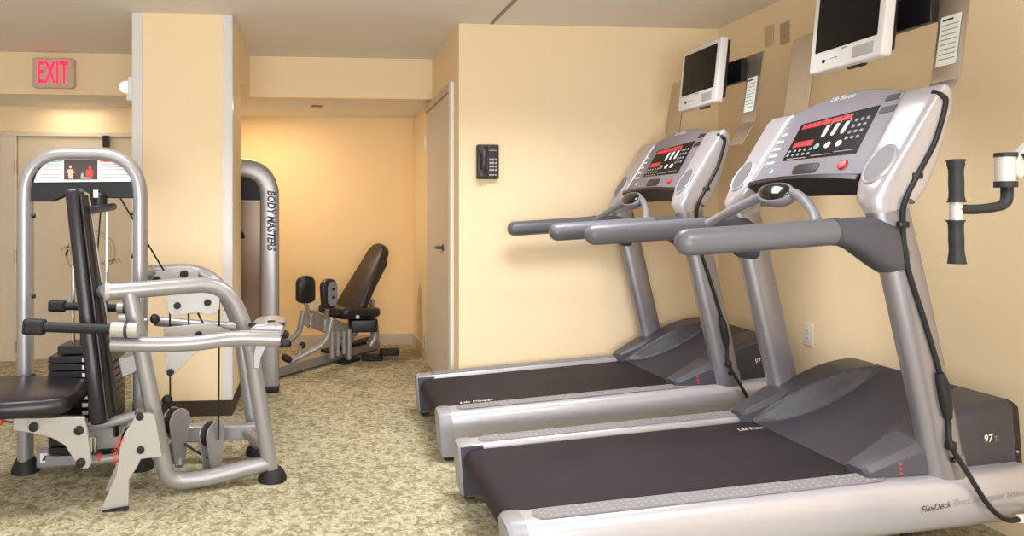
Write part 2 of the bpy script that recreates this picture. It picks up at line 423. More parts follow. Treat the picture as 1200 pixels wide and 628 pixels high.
# telephone
a = PY(557.5, 210, PHY); b = PY(583, 170, PHY); cx, cz = (a.x + b.x) / 2, (a.z + b.z) / 2; hw, hh = (b.x - a.x) / 2, (b.z - a.z) / 2
tp = thing('wall_telephone', (cx, PHY, a.z), 'black wall telephone with a keypad on the cream wall', 'telephone')
MB().rbox((cx, PHY - .025, cz), (1, 0, 0), (0, 0, 1), (0, 1, 0), hw, hh, .0245, .012).build('body', 'phone', tp)
hx = cx - hw * .48
mb = MB(); mb.tube(smooth([(hx, PHY - .062, cz + hh * .80), (hx, PHY - .075, cz + hh * .55), (hx, PHY - .088, cz), (hx, PHY - .075, cz - hh * .55), (hx, PHY - .062, cz - hh * .80)]), .022, 12, .016, ref=(1, 0, 0))
for s in (-1, 1): mb.rbox((hx, PHY - .068, cz + s * hh * .68), (1, 0, 0), (0, 0, 1), (0, 1, 0), .031, .034, .017, .014)
mb.build('handset', 'phone', tp)
for r in range(4):
    for c_ in range(3):
        MB().rbox((cx + hw * (.18 + .27 * c_), PHY - .051, cz + hh * (.12 - .2 * r)), (1, 0, 0), (0, 0, 1), (0, 1, 0), .0078, .0075, .003, .002, n=2, m=2).build('key', 'phone_key', tp)
MB().box((cx + hw * .05, PHY - .0515, cz + hh * .62), (cx + hw * .8, PHY - .0497, cz + hh * .68)).build('name_strip', 'key', tp)
mb = MB(); pts = []
for k in range(3): mb.rbox((cx + hw * (.18 + .27 * k), PHY - .0505, cz - hh * .76), (1, 0, 0), (0, 0, 1), (0, 1, 0), .008, .005, .0025, .002, n=2, m=2)
mb.build('function_key', 'phone_key', tp)

# ------------------------------------------------------------------ treadmills
TH = math.radians(4.3); YC = 3.037; X0 = .72; HW = .535
def D(l, w, h): return V((X0 + l * math.cos(TH) - h * math.sin(TH), YC + w, l * math.sin(TH) + h * math.cos(TH)))
DL, DH = V((math.cos(TH), 0, math.sin(TH))), V((-math.sin(TH), 0, math.cos(TH)))
YD = V((0, 1, 0))
LT = 2.03
tm = thing('treadmill', (X0, YC, 0), 'silver and grey treadmill nearest the camera, with model number on its hood', 'treadmill', 'treadmills facing the right wall')
for s in (-1, 1):
    prof = [(.385, .07), (.385, .27), (.392, .279), (.470, .279), (.500, .273), (.520, .258), (.532, .23), (.535, .19), (.530, .14), (.518, .105), (.500, .08), (.47, .07)]
    MB().loft([[D(l, s * w, h) for w, h in prof] for l in (.05, LT)]).build('side_rail', 'tm_silver', tm, bevel=.003, angle=50)
    pr = [(.379, .03), (.379, .27), (.392, .283), (.472, .283), (.502, .277), (.524, .26), (.537, .23), (.540, .19), (.536, .12), (.534, .06), (.528, .03)]
    secs = [[D(l, s * (.46 + (w - .46) * k), .15 + (h - .15) * k) for w, h in pr] for l, k in ((-.02, .93), (-.008, .985), (.0, 1), (.052, 1))]
    cap = MB().loft(secs).build('end_cap', 'cap', tm, angle=50)
    MB().loft([[D(l, s * .3785, .034), D(l, s * .3785, .272), D(l, s * .374, .272), D(l, s * .374, .034)] for l in (-.012, .10)]).build('cap_shade_plate', 'tm_grey', cap)  # added dark plate: shade on the cap's inner side put into colour
    MB().loft([[D(-.0205, s * w_, h_) for w_, h_ in ((.385, .05), (.385, .262), (.50, .258), (.515, .06))], [D(-.0235, s * w_, h_) for w_, h_ in ((.388, .053), (.388, .259), (.498, .255), (.512, .063))]]).build('cap_face', 'tm_grey' if False else 'cap', cap)
    b_ = MB().box((X0 + .0, YC + s * .46 - .03, 0.0), (X0 + .05, YC + s * .46 + .03, .045)); b_.build('foot', 'rubber', cap)
    # grip strip with raised dots
    n = 10; wc, hwid = .443, .043
    out = []
    for k in range(n + 1):
        a_ = PI / 2 + PI * k / n; out.append(D(.135 + hwid * math.cos(a_), s * wc + hwid * math.sin(a_), .279))
    for k in range(n + 1):
        a_ = -PI / 2 + PI * k / n; out.append(D(1.43 + hwid * math.cos(a_), s * wc + hwid * math.sin(a_), .279))
    g = MB().prism(out, DH * .004).build('grip_strip', 'pad', tm)
    mb = MB()
    for i in range(46):
        for j in range(3):
            c_ = D(.125 + i * .0288, s * wc + (j - 1) * .026 + (.0 if i % 2 else .0), .283)
            mb.lathe([(.0072, -.001), (.005, .0022), (.001, .0026)], c_, DH, 6)
    mb.build('raised_dots', 'cap', g)
# belt loop
r = .062; hb_ = .263; pts = []
for k in range(13):
    a_ = PI / 2 + PI * k / 12; pts.append((.058 + r * math.cos(a_), hb_ - r + r * math.sin(a_)))
for k in range(13):
    a_ = -PI / 2 + PI * k / 12; pts.append((1.75 + r * math.cos(a_), hb_ - r + r * math.sin(a_)))
belt = MB().loft([[D(l, w, h) for l, h in pts] for w in (-.35, .352)]).build('running_belt', 'belt', tm, angle=50)
mb = MB(); mb.box((0, 0, 0), (1, 1, 1)); 
mb = MB().loft([[D(.13, w, .10), D(1.98, w, .10), D(1.98, w, .185), D(.13, w, .185)] for w in (-.384, .384)])
mb.build('deck_frame', 'black', tm)
for s in (-1, 1):
    MB().loft([[D(l0, s * .384, .19), D(l0, s * .355, .19), D(l0, s * .355, .24), D(l0, s * .384, .24)] for l0 in (.13, 1.5)]).build('belt_guide', 'black', tm)
# lift legs under the raised front
for s in (-1, 1):
    mb = MB(); mb.tube([D(1.55, s * .33, .12), V((2.42, YC + s * .33, .04))], .02); mb.rod((2.42, YC + s * .33 - .025, .04), (2.42, YC + s * .33 + .025, .04), .04, 18); mb.build('lift_wheel', 'rubber', tm)
# motor hood
def hood_h(l, w):
    s = min(1, max(0, (l - 1.44) / (LT - 1.44)))
    hc = .268 + .245 * (1.25 * s ** 2 - .30 * s ** 3 + .05 * s)
    hf = .285 + .228 * math.sin(min(1, s * 1.02) * PI / 2) ** 1.0
    aw = abs(w); k = min(1, max(0, (aw - (.19 + .12 * (1 - s) ** 1.5)) / .035)); k = k * k * (3 - 2 * k)
    h = hc * (1 - k) + hf * k
    if aw > .40: h -= .02 * ((aw - .40) / .045) ** 2
    return h
ws = [-.445 + .89 * k / 88 for k in range(89)]
ls = [1.44 + (LT - 1.44) * k / 36 for k in range(37)]
secs = []
for l in ls:
    secs.append([D(l, w, hood_h(l, w)) for w in ws] + [D(l, .445, .20), D(l, -.445, .20)])
hood = MB().loft(secs).build('motor_hood', 'tm_dark', tm, angle=40)
secs = [[D(l, w, hood_h(LT, w) - .004) for w in ws] + [D(l, .445, .07), D(l, -.445, .07)] for l in (LT + .001, LT + .025)]
MB().loft(secs).build('hood_front_panel', 'black', hood)
lettering('97', .042, PY(1158, 514, YC - .447), (1, 0, .07), (0, 0, 1), 'white', hood, 'model_number', th=.0015, width=.036, bold=.01)
lettering('Ti', .034, PY(1167.5, 514.5, YC - .447), (1, 0, .07), (0, 0, 1), 'grey_print', hood, 'model_number', th=.0015, width=.018)
MB().lathe([(.006, 0), (.005, .003), (.001, .003)], PY(1192, 529, YC - .446), (0, -1, 0), 12).build('screw', 'chrome', hood)
for s in (-1, 1):
    # wedge shaped fairings that hold the uprights
    def fs(l, w0, w1, h1):
        return [D(l, s * w0, .262), D(l, s * w0, .262 + h1 * .8), D(l, s * (w0 + .02), .262 + h1), D(l, s * (w1 - .02), .262 + h1), D(l, s * w1, .262 + h1 * .75), D(l, s * w1, .281)]
    fr = MB().loft([fs(1.40, .345, .445, .045), fs(1.412, .335, .46, .055), fs(1.60, .315, .478, .138), fs(1.65, .31, .48, .142)]).build('upright_fairing', 'tm_grey', tm, bevel=.003, angle=20)
    if s < 0:
        c_ = D(1.545, -.4665, .315); xd = (D(1.56, 0, 0) - D(1.5, 0, 0))
        for k in range(3):
            q = c_ + V((-.025 + .003 * k, -.0022, -.017 * k + .008)); wl = .046 - .008 * (k % 2)
            MB().prism([q, q + DL * wl, q + DL * wl + DH * .0065, q + DH * .0065], (0, -.003, 0)).build('warning_print', 'red_print', fr)
def upath(s):
    w = s * .462
    return smooth([(2.412, YC + w, .355), (2.36, YC + w, .62), (2.295, YC + w, .90), (2.232, YC + w, 1.17), (2.178, YC + w, 1.38), (2.165, YC + w, 1.45)], 5)
for s in (-1, 1):
    p = upath(s); up = MB().tube(p, .076, 20, .048, ref=(1, 0, 0), power=.8).build('upright', 'upright', tm)
    collar = MB().tube([V((2.425, YC + s * .462, .33)), V((2.394, YC + s * .462, .47))], .0785, 20, .0505, ref=(1, 0, 0), power=.8).build('upright_collar', 'upright', up)
    MB().lathe([(.012, 0), (.011, .004), (.005, .005), (.001, .002)], (2.39, YC + s * .462 - .054, .47), (0, -1, 0), 14).build('bolt', 'black', up)
# side arms that carry the console
CB, CT = V((2.150, 0, 1.552)), V((2.357, 0, 1.882)); CU = (CT - CB).normalized(); CN = V((-CU.z, 0, CU.x)); CL = (CT - CB).length
def F(s, t, n=0): return CB + CU * t + CN * n + V((0, YC + s, 0))
arm_secs = [((2.168, 1.40), .074, .415, .508, (1, 0), .8), ((2.160, 1.455), .080, .390, .516, (1, 0), .6)]
for t, dp in ((-.045, .082), (.02, .084), (.10, .080), (.20, .068), (.30, .052), (.36, .040), (.385, .026), (.392, .015)):
    fr_ = .016 if t < .36 else .016 - (t - .36) * .25
    c_ = CB + CU * t + CN * (fr_ - dp); arm_secs.append(((c_.x, c_.z), dp, .368 if t < 0 else .352 - .05 * t, .522, (-CN.x, -CN.z), .32 if t > -.04 else .42))
for s in (-1, 1):
    secs = []
    for (x, z), dp, wi, wo, nn_, pw in arm_secs:
        c_ = V((x, 0, z)); nn = V((nn_[0], 0, nn_[1])); sec = []
        for q in range(28):
            a2 = 2 * PI * q / 28; ca, sa = math.cos(a2), math.sin(a2)
            ca = math.copysign(abs(ca) ** pw, ca); sa = math.copysign(abs(sa) ** pw, sa)
            sec.append(c_ + nn * ca * dp + V((0, YC + s * ((wi + wo) / 2 + sa * (wo - wi) / 2), 0)))
        secs.append(sec)
    arm = MB().loft(secs).build('console_arm', 'tm_silver', tm, angle=50)
    # cup holder: flush oval, recess shade given by its darker grey
    c_ = F(s * .444, .035, .016)
    mb = MB(); ring = [c_ + YD * .060 * math.cos(2 * PI * k / 28) + CU * .085 * math.sin(2 * PI * k / 28) for k in range(28)]
    mb.tube(ring, .007, 8, closed=True); cup = mb.build('cup_holder', 'tm_silver', arm)
    mb = MB(); mb.loft([[c_ + CN * z + YD * .058 * k * math.cos(2 * PI * q / 28) + CU * .083 * k * math.sin(2 * PI * q / 28) for q in range(28)] for k, z in ((1.0, .004), (.97, .003), (.55, .0016), (.05, .001))]); mb.build('cup_well', 'well', cup)
# console slab
def onF(u, v, n=0):
    d_ = V(ray(u, v)); o_ = V((0, 0, CAM_H)); P0 = F(0, 0, n); k = (P0 - o_).dot(CN) / d_.dot(CN); return o_ + d_ * k
def st_(u, v): p = onF(u, v); return (p.y - YC, (p - F(0, 0)).dot(CU))
def carc(s): return CL + .078 * (1 - (s / .36) ** 2)
top = [(.355 - .71 * k / 16) for k in range(17)]
def couts(ds=0): return [F(.355 + ds, .0)] + [F(s, carc(s)) for s in top] + [F(-.355 - ds, 0)]
outl = [(.355, 0)] + [(s, carc(s)) for s in top] + [(-.355, 0)]
con = MB().loft([[F(s, t, n) for s, t in outl] for n in (-.07, 0)]).build('console', 'console', tm, bevel=.006, angle=40)
# dark bowed lip under the console
secs = []
for k in range(13):
    s = .36 - .72 * k / 12; sag = .028 * (1 - (s / .36) ** 2)
    secs.append([F(s, .008, -.002), F(s, .008, -.10), F(s, -.035 + sag * .3, -.10), F(s, -.03 + sag * .2, .012 + sag), F(s, -.004, .014 + sag)])
MB().loft(secs).build('console_lip', 'black', con, bevel=.003)
XD = V((0, -1, 0))
def patch(corners, m, name, parent, th=.0015, n0=0.0):
    p = [onF(u, v) + CN * n0 for u, v in corners]
    return MB().prism(p, CN * th).build(name, m, parent)
disp = patch([(940, 146), (1032, 123), (1003, 180), (917, 189)], 'screen', 'display_panel', con)
def dq(a, b):      # bilinear position on the display, a across, b down
    tl, tr, br, bl = [onF(*q) for q in ((940, 146), (1032, 123), (1003, 180), (917, 189))]
    return (tl * (1 - a) + tr * a) * (1 - b) + (bl * (1 - a) + br * a) * b
def dpatch(a0, b0, a1, b1, m, name, n0=.0016):
    return MB().prism([dq(a0, b0) + CN * n0, dq(a1, b0) + CN * n0, dq(a1, b1) + CN * n0, dq(a0, b1) + CN * n0], CN * .0008).build(name, m, disp)
for k in range(5): dpatch(.05 + k * .135, .05, .05 + k * .135 + .122, .17, 'red_led', 'led_readout')
dpatch(.05, .52, .33, .66, 'red_led', 'led_readout')
for k in range(3):
    c_ = dq(.42 + .125 * k + .02, .36); mb = MB()
    mb.rbox(c_ + CN * .003, XD, CU, CN, .011, .033, .0022, .0105); mb.build('rocker_key', 'white', disp)
    mb = MB().rbox(dq(.43 + .125 * k + .04, .2) + CN * .002, XD, CU, CN, .003, .012, .0006, .0025, n=2); mb.build('key_icon', 'grey_print', disp)
for r_ in range(4):
    for c2 in range(3):
        MB().rbox(dq(.80 + .068 * c2 - .006 * r_, .24 + .13 * r_) + CN * .003, XD, CU, CN, .0095, .0085, .0018, .008, n=3, m=2).build('number_key', 'key', disp)
for k in range(3):
    MB().lathe([(.0165, 0), (.0165, .002), (.013, .0035), (.001, .0036)], dq(.42 + .145 * k, .72) + CN * .0016, CN, 18).build('round_key', ('green_print', 'white', 'white')[k], disp)
for r_ in range(2):
    for c2 in range(5):
        MB().rbox(dq(.045 + .075 * c2, .76 + .11 * r_) + CN * .0025, XD, CU, CN, .008, .007, .0012, .005, n=3, m=2).build('program_key', 'key', disp)
dpatch(.06, .955, .34, .975, 'grey_print', 'legend_line'); dpatch(.40, .93, .66, .95, 'grey_print', 'legend_line'); dpatch(.70, .90, .94, .915, 'grey_print', 'legend_line')
lettering('Life Fitness', .034, onF(988, 114.5), XD, CU, 'white', con, 'maker_name', shear=.35, width=.15, bold=.01)
for q in ([(1041, 112), (1056, 109), (1052, 116), (1037, 119)], [(1034, 126), (1052, 122), (1047, 130), (1029, 134)]):
    patch(q, 'black', 'clip_slot', con, .002)
for k in range(5):
    q0 = V((914 - 7 * k * .55, 158 + k * 8.2)); patch([(q0.x, q0.y), (q0.x + 9, q0.y - 1.5), (q0.x + 8, q0.y + 1), (q0.x - 1, q0.y + 2.5)], 'white', 'side_legend', con, .001)
for k in range(5):
    q0 = V((1036 - k * 3.2, 141 + k * 6)); patch([(q0.x, q0.y), (q0.x + 10, q0.y - 2), (q0.x + 9.3, q0.y - 1), (q0.x - .7, q0.y + 1)], 'grey_print', 'side_legend', con, .001)
c_ = onF(944, 197.5); MB().rbox(c_ + CN * .001, XD, CU, CN, .083, .027, .002, .024).build('accessory_tray', 'black', con)
c_ = onF(988, 193.5); kn = MB().lathe([(.024, .0), (.022, .010), (.013, .013), (.001, .013)], c_, CN, 18).build('stop_button', 'red', con)
MB().lathe([(.009, .0131), (.009, .0136), (.001, .0138)], c_, CN, 14).build('stop_button_eye', 'console', kn)
MB().lathe([(.011, .0), (.010, .0015), (.001, .0015)], onF(904, 201), CN, 18).build('round_badge', 'white', con)
# hand rails
for s in (-1, 1):
    w = s * .455
    pts = [V((1.385, YC + w, 1.292)), V((1.47, YC + w, 1.297)), V((1.80, YC + w, 1.318)), V((1.96, YC + w, 1.33))]
    mb = MB(); r0 = .051; n = 6; pp, rad = [], []
    d_ = (pts[1] - pts[0]).normalized()
    for k in range(n):
        t = k / n * PI / 2; pp.append(pts[0] - d_ * (r0 * math.cos(t))); rad.append(max(.03, math.sin(t)))
    mb.tube(pp + pts, r0, 18, .047, ref=(0, 0, 1), radii=rad + [1] * 4)
    hr = mb.build('handrail', 'rail_grey', tm, angle=60)
    ring = MB().tube([V((1.955, YC + w, 1.33)), V((1.975, YC + w, 1.331))], .0535, 20, .0495, ref=(0, 0, 1)).build('rail_ring', 'tm_grey', hr)
    # flared bracket joining rail and upright
    prof = [(1.968, 1.375, 1.282), (2.02, 1.383, 1.262), (2.07, 1.386, 1.228), (2.12, 1.387, 1.192), (2.165, 1.385, 1.166), (2.20, 1.36, 1.156), (2.216, 1.29, 1.168)]
    secs = []
    for (x, zt, zb) in prof:
        c_ = V((x, YC + w, (zt + zb) / 2)); hh_ = (zt - zb) / 2; sec = []
        th = .047 + .016 * min(1, (x - 1.968) / .1)
        for q in range(20):
            a2 = 2 * PI * q / 20; ca, sa = math.cos(a2), math.sin(a2)
            sec.append(c_ + V((0, math.copysign(abs(sa) ** .7, sa) * th, math.copysign(abs(ca) ** .7, ca) * hh_)))
        secs.append(sec)
    MB().loft(secs).build('rail_bracket', 'rail_grey' if False else 'tm_grey', hr, angle=60)
# pulse sensor bar between the rails
P = [(1.93, .44, 1.335), (1.96, .41, 1.352), (2.00, .26, 1.42), (2.035, .11, 1.475), (2.055, 0, 1.492), (2.055, -.09, 1.488), (2.025, -.20, 1.455), (1.975, -.33, 1.395), (1.935, -.40, 1.345), (1.92, -.43, 1.325)]
bar = MB().tube(smooth([V((x, YC + w, z)) for x, w, z in P], 5), .0215, 14, .019).build('sensor_bar', 'bar_grey', tm, angle=60)
c_ = V((2.035, YC, 1.487)); nn = V((-.72, -.18, .67)).normalized(); ww = (YD - nn * YD.dot(nn)).normalized(); tt = ww.cross(nn).normalized()
def oval(prof, a_, b_): return [[c_ + nn * z + ww * a_ * k * math.cos(2 * PI * q / 28) + tt * b_ * k * math.sin(2 * PI * q / 28) for q in range(28)] for k, z in prof]
pk = MB().loft(oval(((.55, -.045), (.88, -.032), (1.0, -.008), (.98, .010), (.90, .016)), .098, .060)).build('sensor_pod', 'bar_grey', bar, angle=60)
MB().loft(oval(((1.0, .0145), (.96, .023), (.7, .032), (.35, .036), (.05, .037)), .086, .050)).build('sensor_dome', 'dome', pk, angle=60)
# television bracket: folded sheet steel arch behind the console
BX = 2.585
lean = lambda z: BX - .055 * (2.345 - z) / .41
br = MB(); BC = .14
def strip(w0, w1, z0, z1):
    br.prism([V((lean(z), YC + BC + w, z)) for w, z in ((w0, z0), (w0, z1), (w1, z1), (w1, z0))], (.006, 0, 0))
strip(-.54, -.405, 1.935, 2.345); strip(.345, .535, 1.935, 2.345); strip(-.405, .345, 2.21, 2.345)
for w, s in ((-.405, 1), (.345, -1)):
    o_ = [V((lean(2.21), YC + BC + w, 2.21))]
    for k in range(6): a_ = PI / 2 * k / 5; z = 2.17 + .04 * math.sin(a_); o_.append(V((lean(z), YC + BC + w + s * (.04 - .04 * math.cos(a_)), z)))
    br.prism(o_, (.006, 0, 0))
for w0, w1 in ((-.54, -.405), (.345, .535)):
    br.prism([V((lean(1.935), YC + BC + w0, 1.935)), V((lean(1.935), YC + BC + w1, 1.935)), V((2.45, YC + BC + w1, 1.80)), V((2.45, YC + BC + w0, 1.80))], (.006, 0, .003))
bk = br.build('tv_bracket', 'brushed', tm, bevel=.0015)
MB().box((BX - .050, YC + BC - .40, 2.195), (BX - .014, YC + BC + .22, 2.332)).build('mount_plate', 'black', bk, bevel=.003)
p = [V((lean(z) - .0016, YC + w, z)) for w, z in ((-.28, 2.0), (-.375, 2.0), (-.375, 2.205), (-.28, 2.205))]
nt_ = MB().prism(p, (-.0012, 0, 0)).build('notice_label', 'paper', bk)
for k in range(9):
    z = 2.185 - k * .02; wd = .075 if k else .05
    p = [V((lean(zz) - .003, YC + w, zz)) for w, zz in ((-.29, z), (-.29 - wd, z), (-.29 - wd, z + .004 + (.004 if k == 0 else 0)), (-.29, z + .004 + (.004 if k == 0 else 0)))]
    MB().prism(p, (-.0006, 0, 0)).build('print_line', 'grey_print' if k else 'dark_print', nt_)
# power and signal cable down the near upright
yn = YC - .525
cp = [PY(1093, 108, yn + .03), PY(1104, 112, yn), PY(1108, 122, yn), PY(1096, 165, yn), PY(1078, 200, yn), PY(1062, 232, yn), PY(1058, 258, yn + .01), PY(1063, 310, yn + .01), PY(1083, 375, yn + .01), PY(1102, 440, yn + .01), PY(1111, 490, yn + .01), PY(1114, 520, yn), PY(1135, 556, yn - .02), PY(1160, 594, yn - .04), PY(1180, 609, yn - .05), PY(1196, 608, yn - .05)]
cab = MB().tube(smooth(cp, 6), .0095, 10).build('power_cable', 'cable', tm)
mb = MB(); mb.tube([PY(1101, 437, yn + .005), PY(1104, 448, yn + .005), PY(1109, 475, yn + .005), PY(1111, 490, yn + .005)], .02, 12, radii=[.7, 1.05, 1.05, .7]); mb.build('inline_coupling', 'rubber', cab)
for (u, v) in ((1074, 206), (1058, 263)):
    q = PY(u, v, yn + .008); MB().rbox(q, (1, 0, 0), (0, 0, 1), (0, 1, 0), .022, .012, .014, .005).build('cable_clip', 'black', cab)
q = PY(1114, 522, yn + .004); MB().rbox(q, (1, 0, 0), (0, 0, 1), (0, 1, 0), .016, .016, .018, .006).build('cable_clip', 'black', cab)
MB().rbox(PY(1203, 607.5, yn - .05), (1, 0, 0), (0, 0, 1), (0, 1, 0), .035, .016, .014, .006).build('cable_plug', 'plate_white', cab)
MB().tube(smooth([PY(1210, 607, yn - .05), PY(1222, 606, yn - .03), V((2.74, yn, .10)), V((2.83, yn + .02, .012)), V((2.93, yn + .02, .012))], 5), .0095, 10).build('cable_tail', 'cable', cab)
# the second treadmill, farther from the camera
DYT = 1.466
tf = copy_tree(tm); tf.location = (X0 + .0, YC + DYT, 0)
tf['label'] = 'silver and grey treadmill farther back, beside the wall with the telephone'
for ch_ in tf.children:
    if ch_.name.startswith('tv_bracket'): ch_.location.y -= .134
# prints which only one of the two shows
rail_near = [o for o in tm.children if o.name.startswith('side_rail')][0]
ORG[rail_near.name] = V((X0, YC, 0))
def side_print(body, u0, u1, v0, v1, size, m):
    p0, p1 = PY(u0, v0, YC - .537), PY(u1, v1, YC - .537); c_ = (p0 + p1) / 2
    c_.y = YC - .5355
    lettering(body, size, c_, (p1 - p0), (0, 0, 1), m, rail_near, 'rail_lettering', shear=.2, width=(p1 - p0).length, th=.002)
side_print('FlexDeck', 1079, 1114, 598, 591, .034, 'dark_print')
side_print('Shock Absorption System', 1117, 1203, 590, 577, .034, 'grey_print')
lettering('Life Fitness', .05, D(1.385, .245, hb_ + .001), (DL), (0, 1, 0), 'white', belt, 'belt_logo', shear=.3, width=.15)
belt_far = [o for o in tf.children if o.name.startswith('running_belt')][0]
ORG[belt_far.name] = V((X0, YC + DYT, 0))
lettering('Life Fitness', .05, D(.24, -.30 + DYT, hb_ + .001), (DL), (0, 1, 0), 'white', belt_far, 'belt_logo', shear=.3, width=.20)

# ------------------------------------------------------------------ televisions
tvx = 2.41
def make_tv(yc, label, hw_=.225, hh_=.198):
    cz = 2.262; tilt = V((.10, 0, .995)).normalized(); nf = V((-tilt.z, 0, tilt.x)); c0 = V((tvx, yc, cz))
    t = thing('television', (BX - .045, yc, cz - .20), label, 'television', 'televisions over the treadmills')
    body = MB().rbox(c0 + nf * .0, YD, tilt, nf, hw_, hh_, .024, .016, crown=.010).build('bezel', 'tv', t)
    MB().loft([[c0 - nf * dd + YD * a_ * k + tilt * b_ * k for a_, b_ in ((hw_ - .012, hh_ - .01), (-hw_ + .012, hh_ - .01), (-hw_ + .012, -hh_ + .03), (hw_ - .012, -hh_ + .03))] for dd, k in ((.02, 1), (.045, .99), (.075, .75))]).build('rear_housing', 'black', t, bevel=.006)
    MB().rbox(c0 + nf * .0242 + tilt * .030, YD, tilt, nf, hw_ - .034, .134, .002, .004).build('screen', 'screen', t)
    for s in (-1, 1): MB().rbox(c0 + nf * .0245 - tilt * .150 + YD * s * (.120 if s > 0 else .115), YD, tilt, nf, .060, .026, .001, .004).build('speaker_grille' if s < 0 else 'control_panel', 'tv_dark' if s < 0 else 'tv', t)
    MB().lathe([(.009, 0), (.009, .004), (.001, .005)], c0 + nf * .0255 - tilt * .152 + YD * .125, nf, 14).build('headphone_jack', 'black', t)
    for k in range(5): MB().rbox(c0 + nf * .0262 - tilt * .148 + YD * (.09 - .012 * k), YD, tilt, nf, .004, .0025, .001, .001, n=2, m=2).build('button', 'grey_print', t)
    MB().rbox(c0 + nf * .0242 - tilt * .114, YD, tilt, nf, .020, .004, .0008, .001, n=2, m=2).build('maker_badge', 'grey_print', t)
    MB().rbox(c0 - tilt * .196 - YD * .03 - nf * .02, YD, nf, tilt, .05, .012, .012, .004).build('stand_socket', 'black', t)
    MB().tube([c0 - nf * .070, V((BX - .056, yc, cz - .007))], .03, 14).build('mount_neck', 'black', t)
    return t
make_tv(3.06, 'larger looking silver flat television above the nearest treadmill, cut by the picture top')
make_tv(4.325, 'whole silver flat television above the farther treadmill')

# ------------------------------------------------------------------ chest press machine on the left
TY = 4.03
cpz = thing('chest_press_machine', (-1.15, 3.8, 0), 'silver chest press machine with black seat and weight stack before the pillar', 'exercise machine', None)
def Pl(y, pts): return [PY(u, v, y) for u, v in pts]
# tower arch
fl = PZ(35, 552, 0); xl = PY(30, 300, TY).x; xr = PY(164.5, 300, TY).x; zt = PY(98, 181, TY).z
path = fillet([(xl, TY, .05), (xl, TY, zt), (xr, TY, zt), (xr, TY, .05)], [0, .235, .235, 0], 10)
tower = MB().tube(path, .052, 20, .037, ref=(0, 1, 0), power=.85).build('tower_frame', 'silver', cpz)
for x in (xl, xr):
    MB().lathe([(.072, 0), (.072, .02), (.055, .06), (.048, .075), (.001, .076)], (x, TY, 0), (0, 0, 1), 20).build('rubber_foot', 'rubber', tower)
for (u, v) in ((41, 253), (42, 347), (158, 250), (158, 300), (42, 440)):
    q = PY(u, v, TY); MB().lathe([(.012, 0), (.012, .014), (.001, .016)], (xl + .036 if u < 100 else xr - .036, TY, q.z), (1 if u < 100 else -1, 0, 0), 10).build('bolt', 'black', tower)
# head shroud and placard
sh = [(37, 236), (37, 208), (43, 197), (54, 189), (68, 185), (136, 185), (150, 191), (158, 202), (160, 212), (160, 232), (128, 232), (114, 231), (98, 224), (84, 224), (70, 232), (60, 236)]
shroud = MB().prism(Pl(TY - .03, sh), (0, .06, 0)).build('head_shroud', 'rubber', tower, bevel=.004)
pl = [(40, 213.5), (43.5, 203), (51, 194), (61, 188.5), (72, 187), (134, 187), (147, 192), (155, 201), (158, 212.5)]
plac = MB().prism(Pl(TY - .0312, pl), (0, -.003, 0)).build('instruction_placard', 'white', shroud)
yp = TY - .0345
MB().prism(Pl(yp, [(75, 187.5), (114.5, 187.5), (114.5, 210.5), (75, 210.5)]), (0, -.001, 0)).build('placard_photo', 'photo_print', plac)
mb = MB()
for i, v in enumerate((192, 195, 198, 201, 204, 207)):
    k = max(0, 4 - i) * 1.2
    mb.prism(Pl(yp, [(47 + k * 1.6, v), (72, v), (72, v + .9), (47 + k * 1.6, v + .9)]), (0, -.0006, 0)); mb.prism(Pl(yp, [(118, v), (150 - k * 1.2, v), (150 - k * 1.2, v + .9), (118, v + .9)]), (0, -.0006, 0))
mb.build('placard_text', 'grey_print', plac)
MB().prism(Pl(yp, [(56, 189), (74, 187.9), (74, 189.3), (56, 190.4)]), (0, -.0006, 0)).build('placard_heading', 'green_print', plac)
MB().prism(Pl(yp, [(117, 188), (134, 188), (138, 190), (117, 189.6)]), (0, -.0006, 0)).build('placard_heading', 'red_print', plac)
mb = MB(); yq = yp - .0012
def dot(c, ru, rv, n=12): return [(c[0] + ru * math.cos(2 * PI * k / n), c[1] + rv * math.sin(2 * PI * k / n)) for k in range(n)]
mb.prism(Pl(yq, dot((82.5, 195.5), 1.5, 1.9)), (0, -.0006, 0)); mb.prism(Pl(yq, [(79.5, 198.5), (85.5, 198.5), (87.5, 203), (85.3, 202.5), (85, 209.5), (80.5, 209.5), (79.8, 202.5), (77.6, 203.5)]), (0, -.0006, 0))
mb.build('printed_figure', 'skin_print', plac)
mb = MB(); mb.prism(Pl(yq, dot((105.5, 196.5), 1.6, 1.9)), (0, -.0006, 0)); mb.prism(Pl(yq, [(101.5, 199), (108, 198.5), (109.5, 205), (106.5, 208.5), (102, 208), (100.5, 204)]), (0, -.0006, 0)); mb.build('printed_figure', 'red_print', plac)
mb = MB(); mb.prism(Pl(yq, [(95, 204), (97, 202), (98.5, 207), (108, 208.6), (108, 209.6), (94.5, 209.6)]), (0, -.0006, 0)); mb.build('printed_figure', 'grey_print', plac)
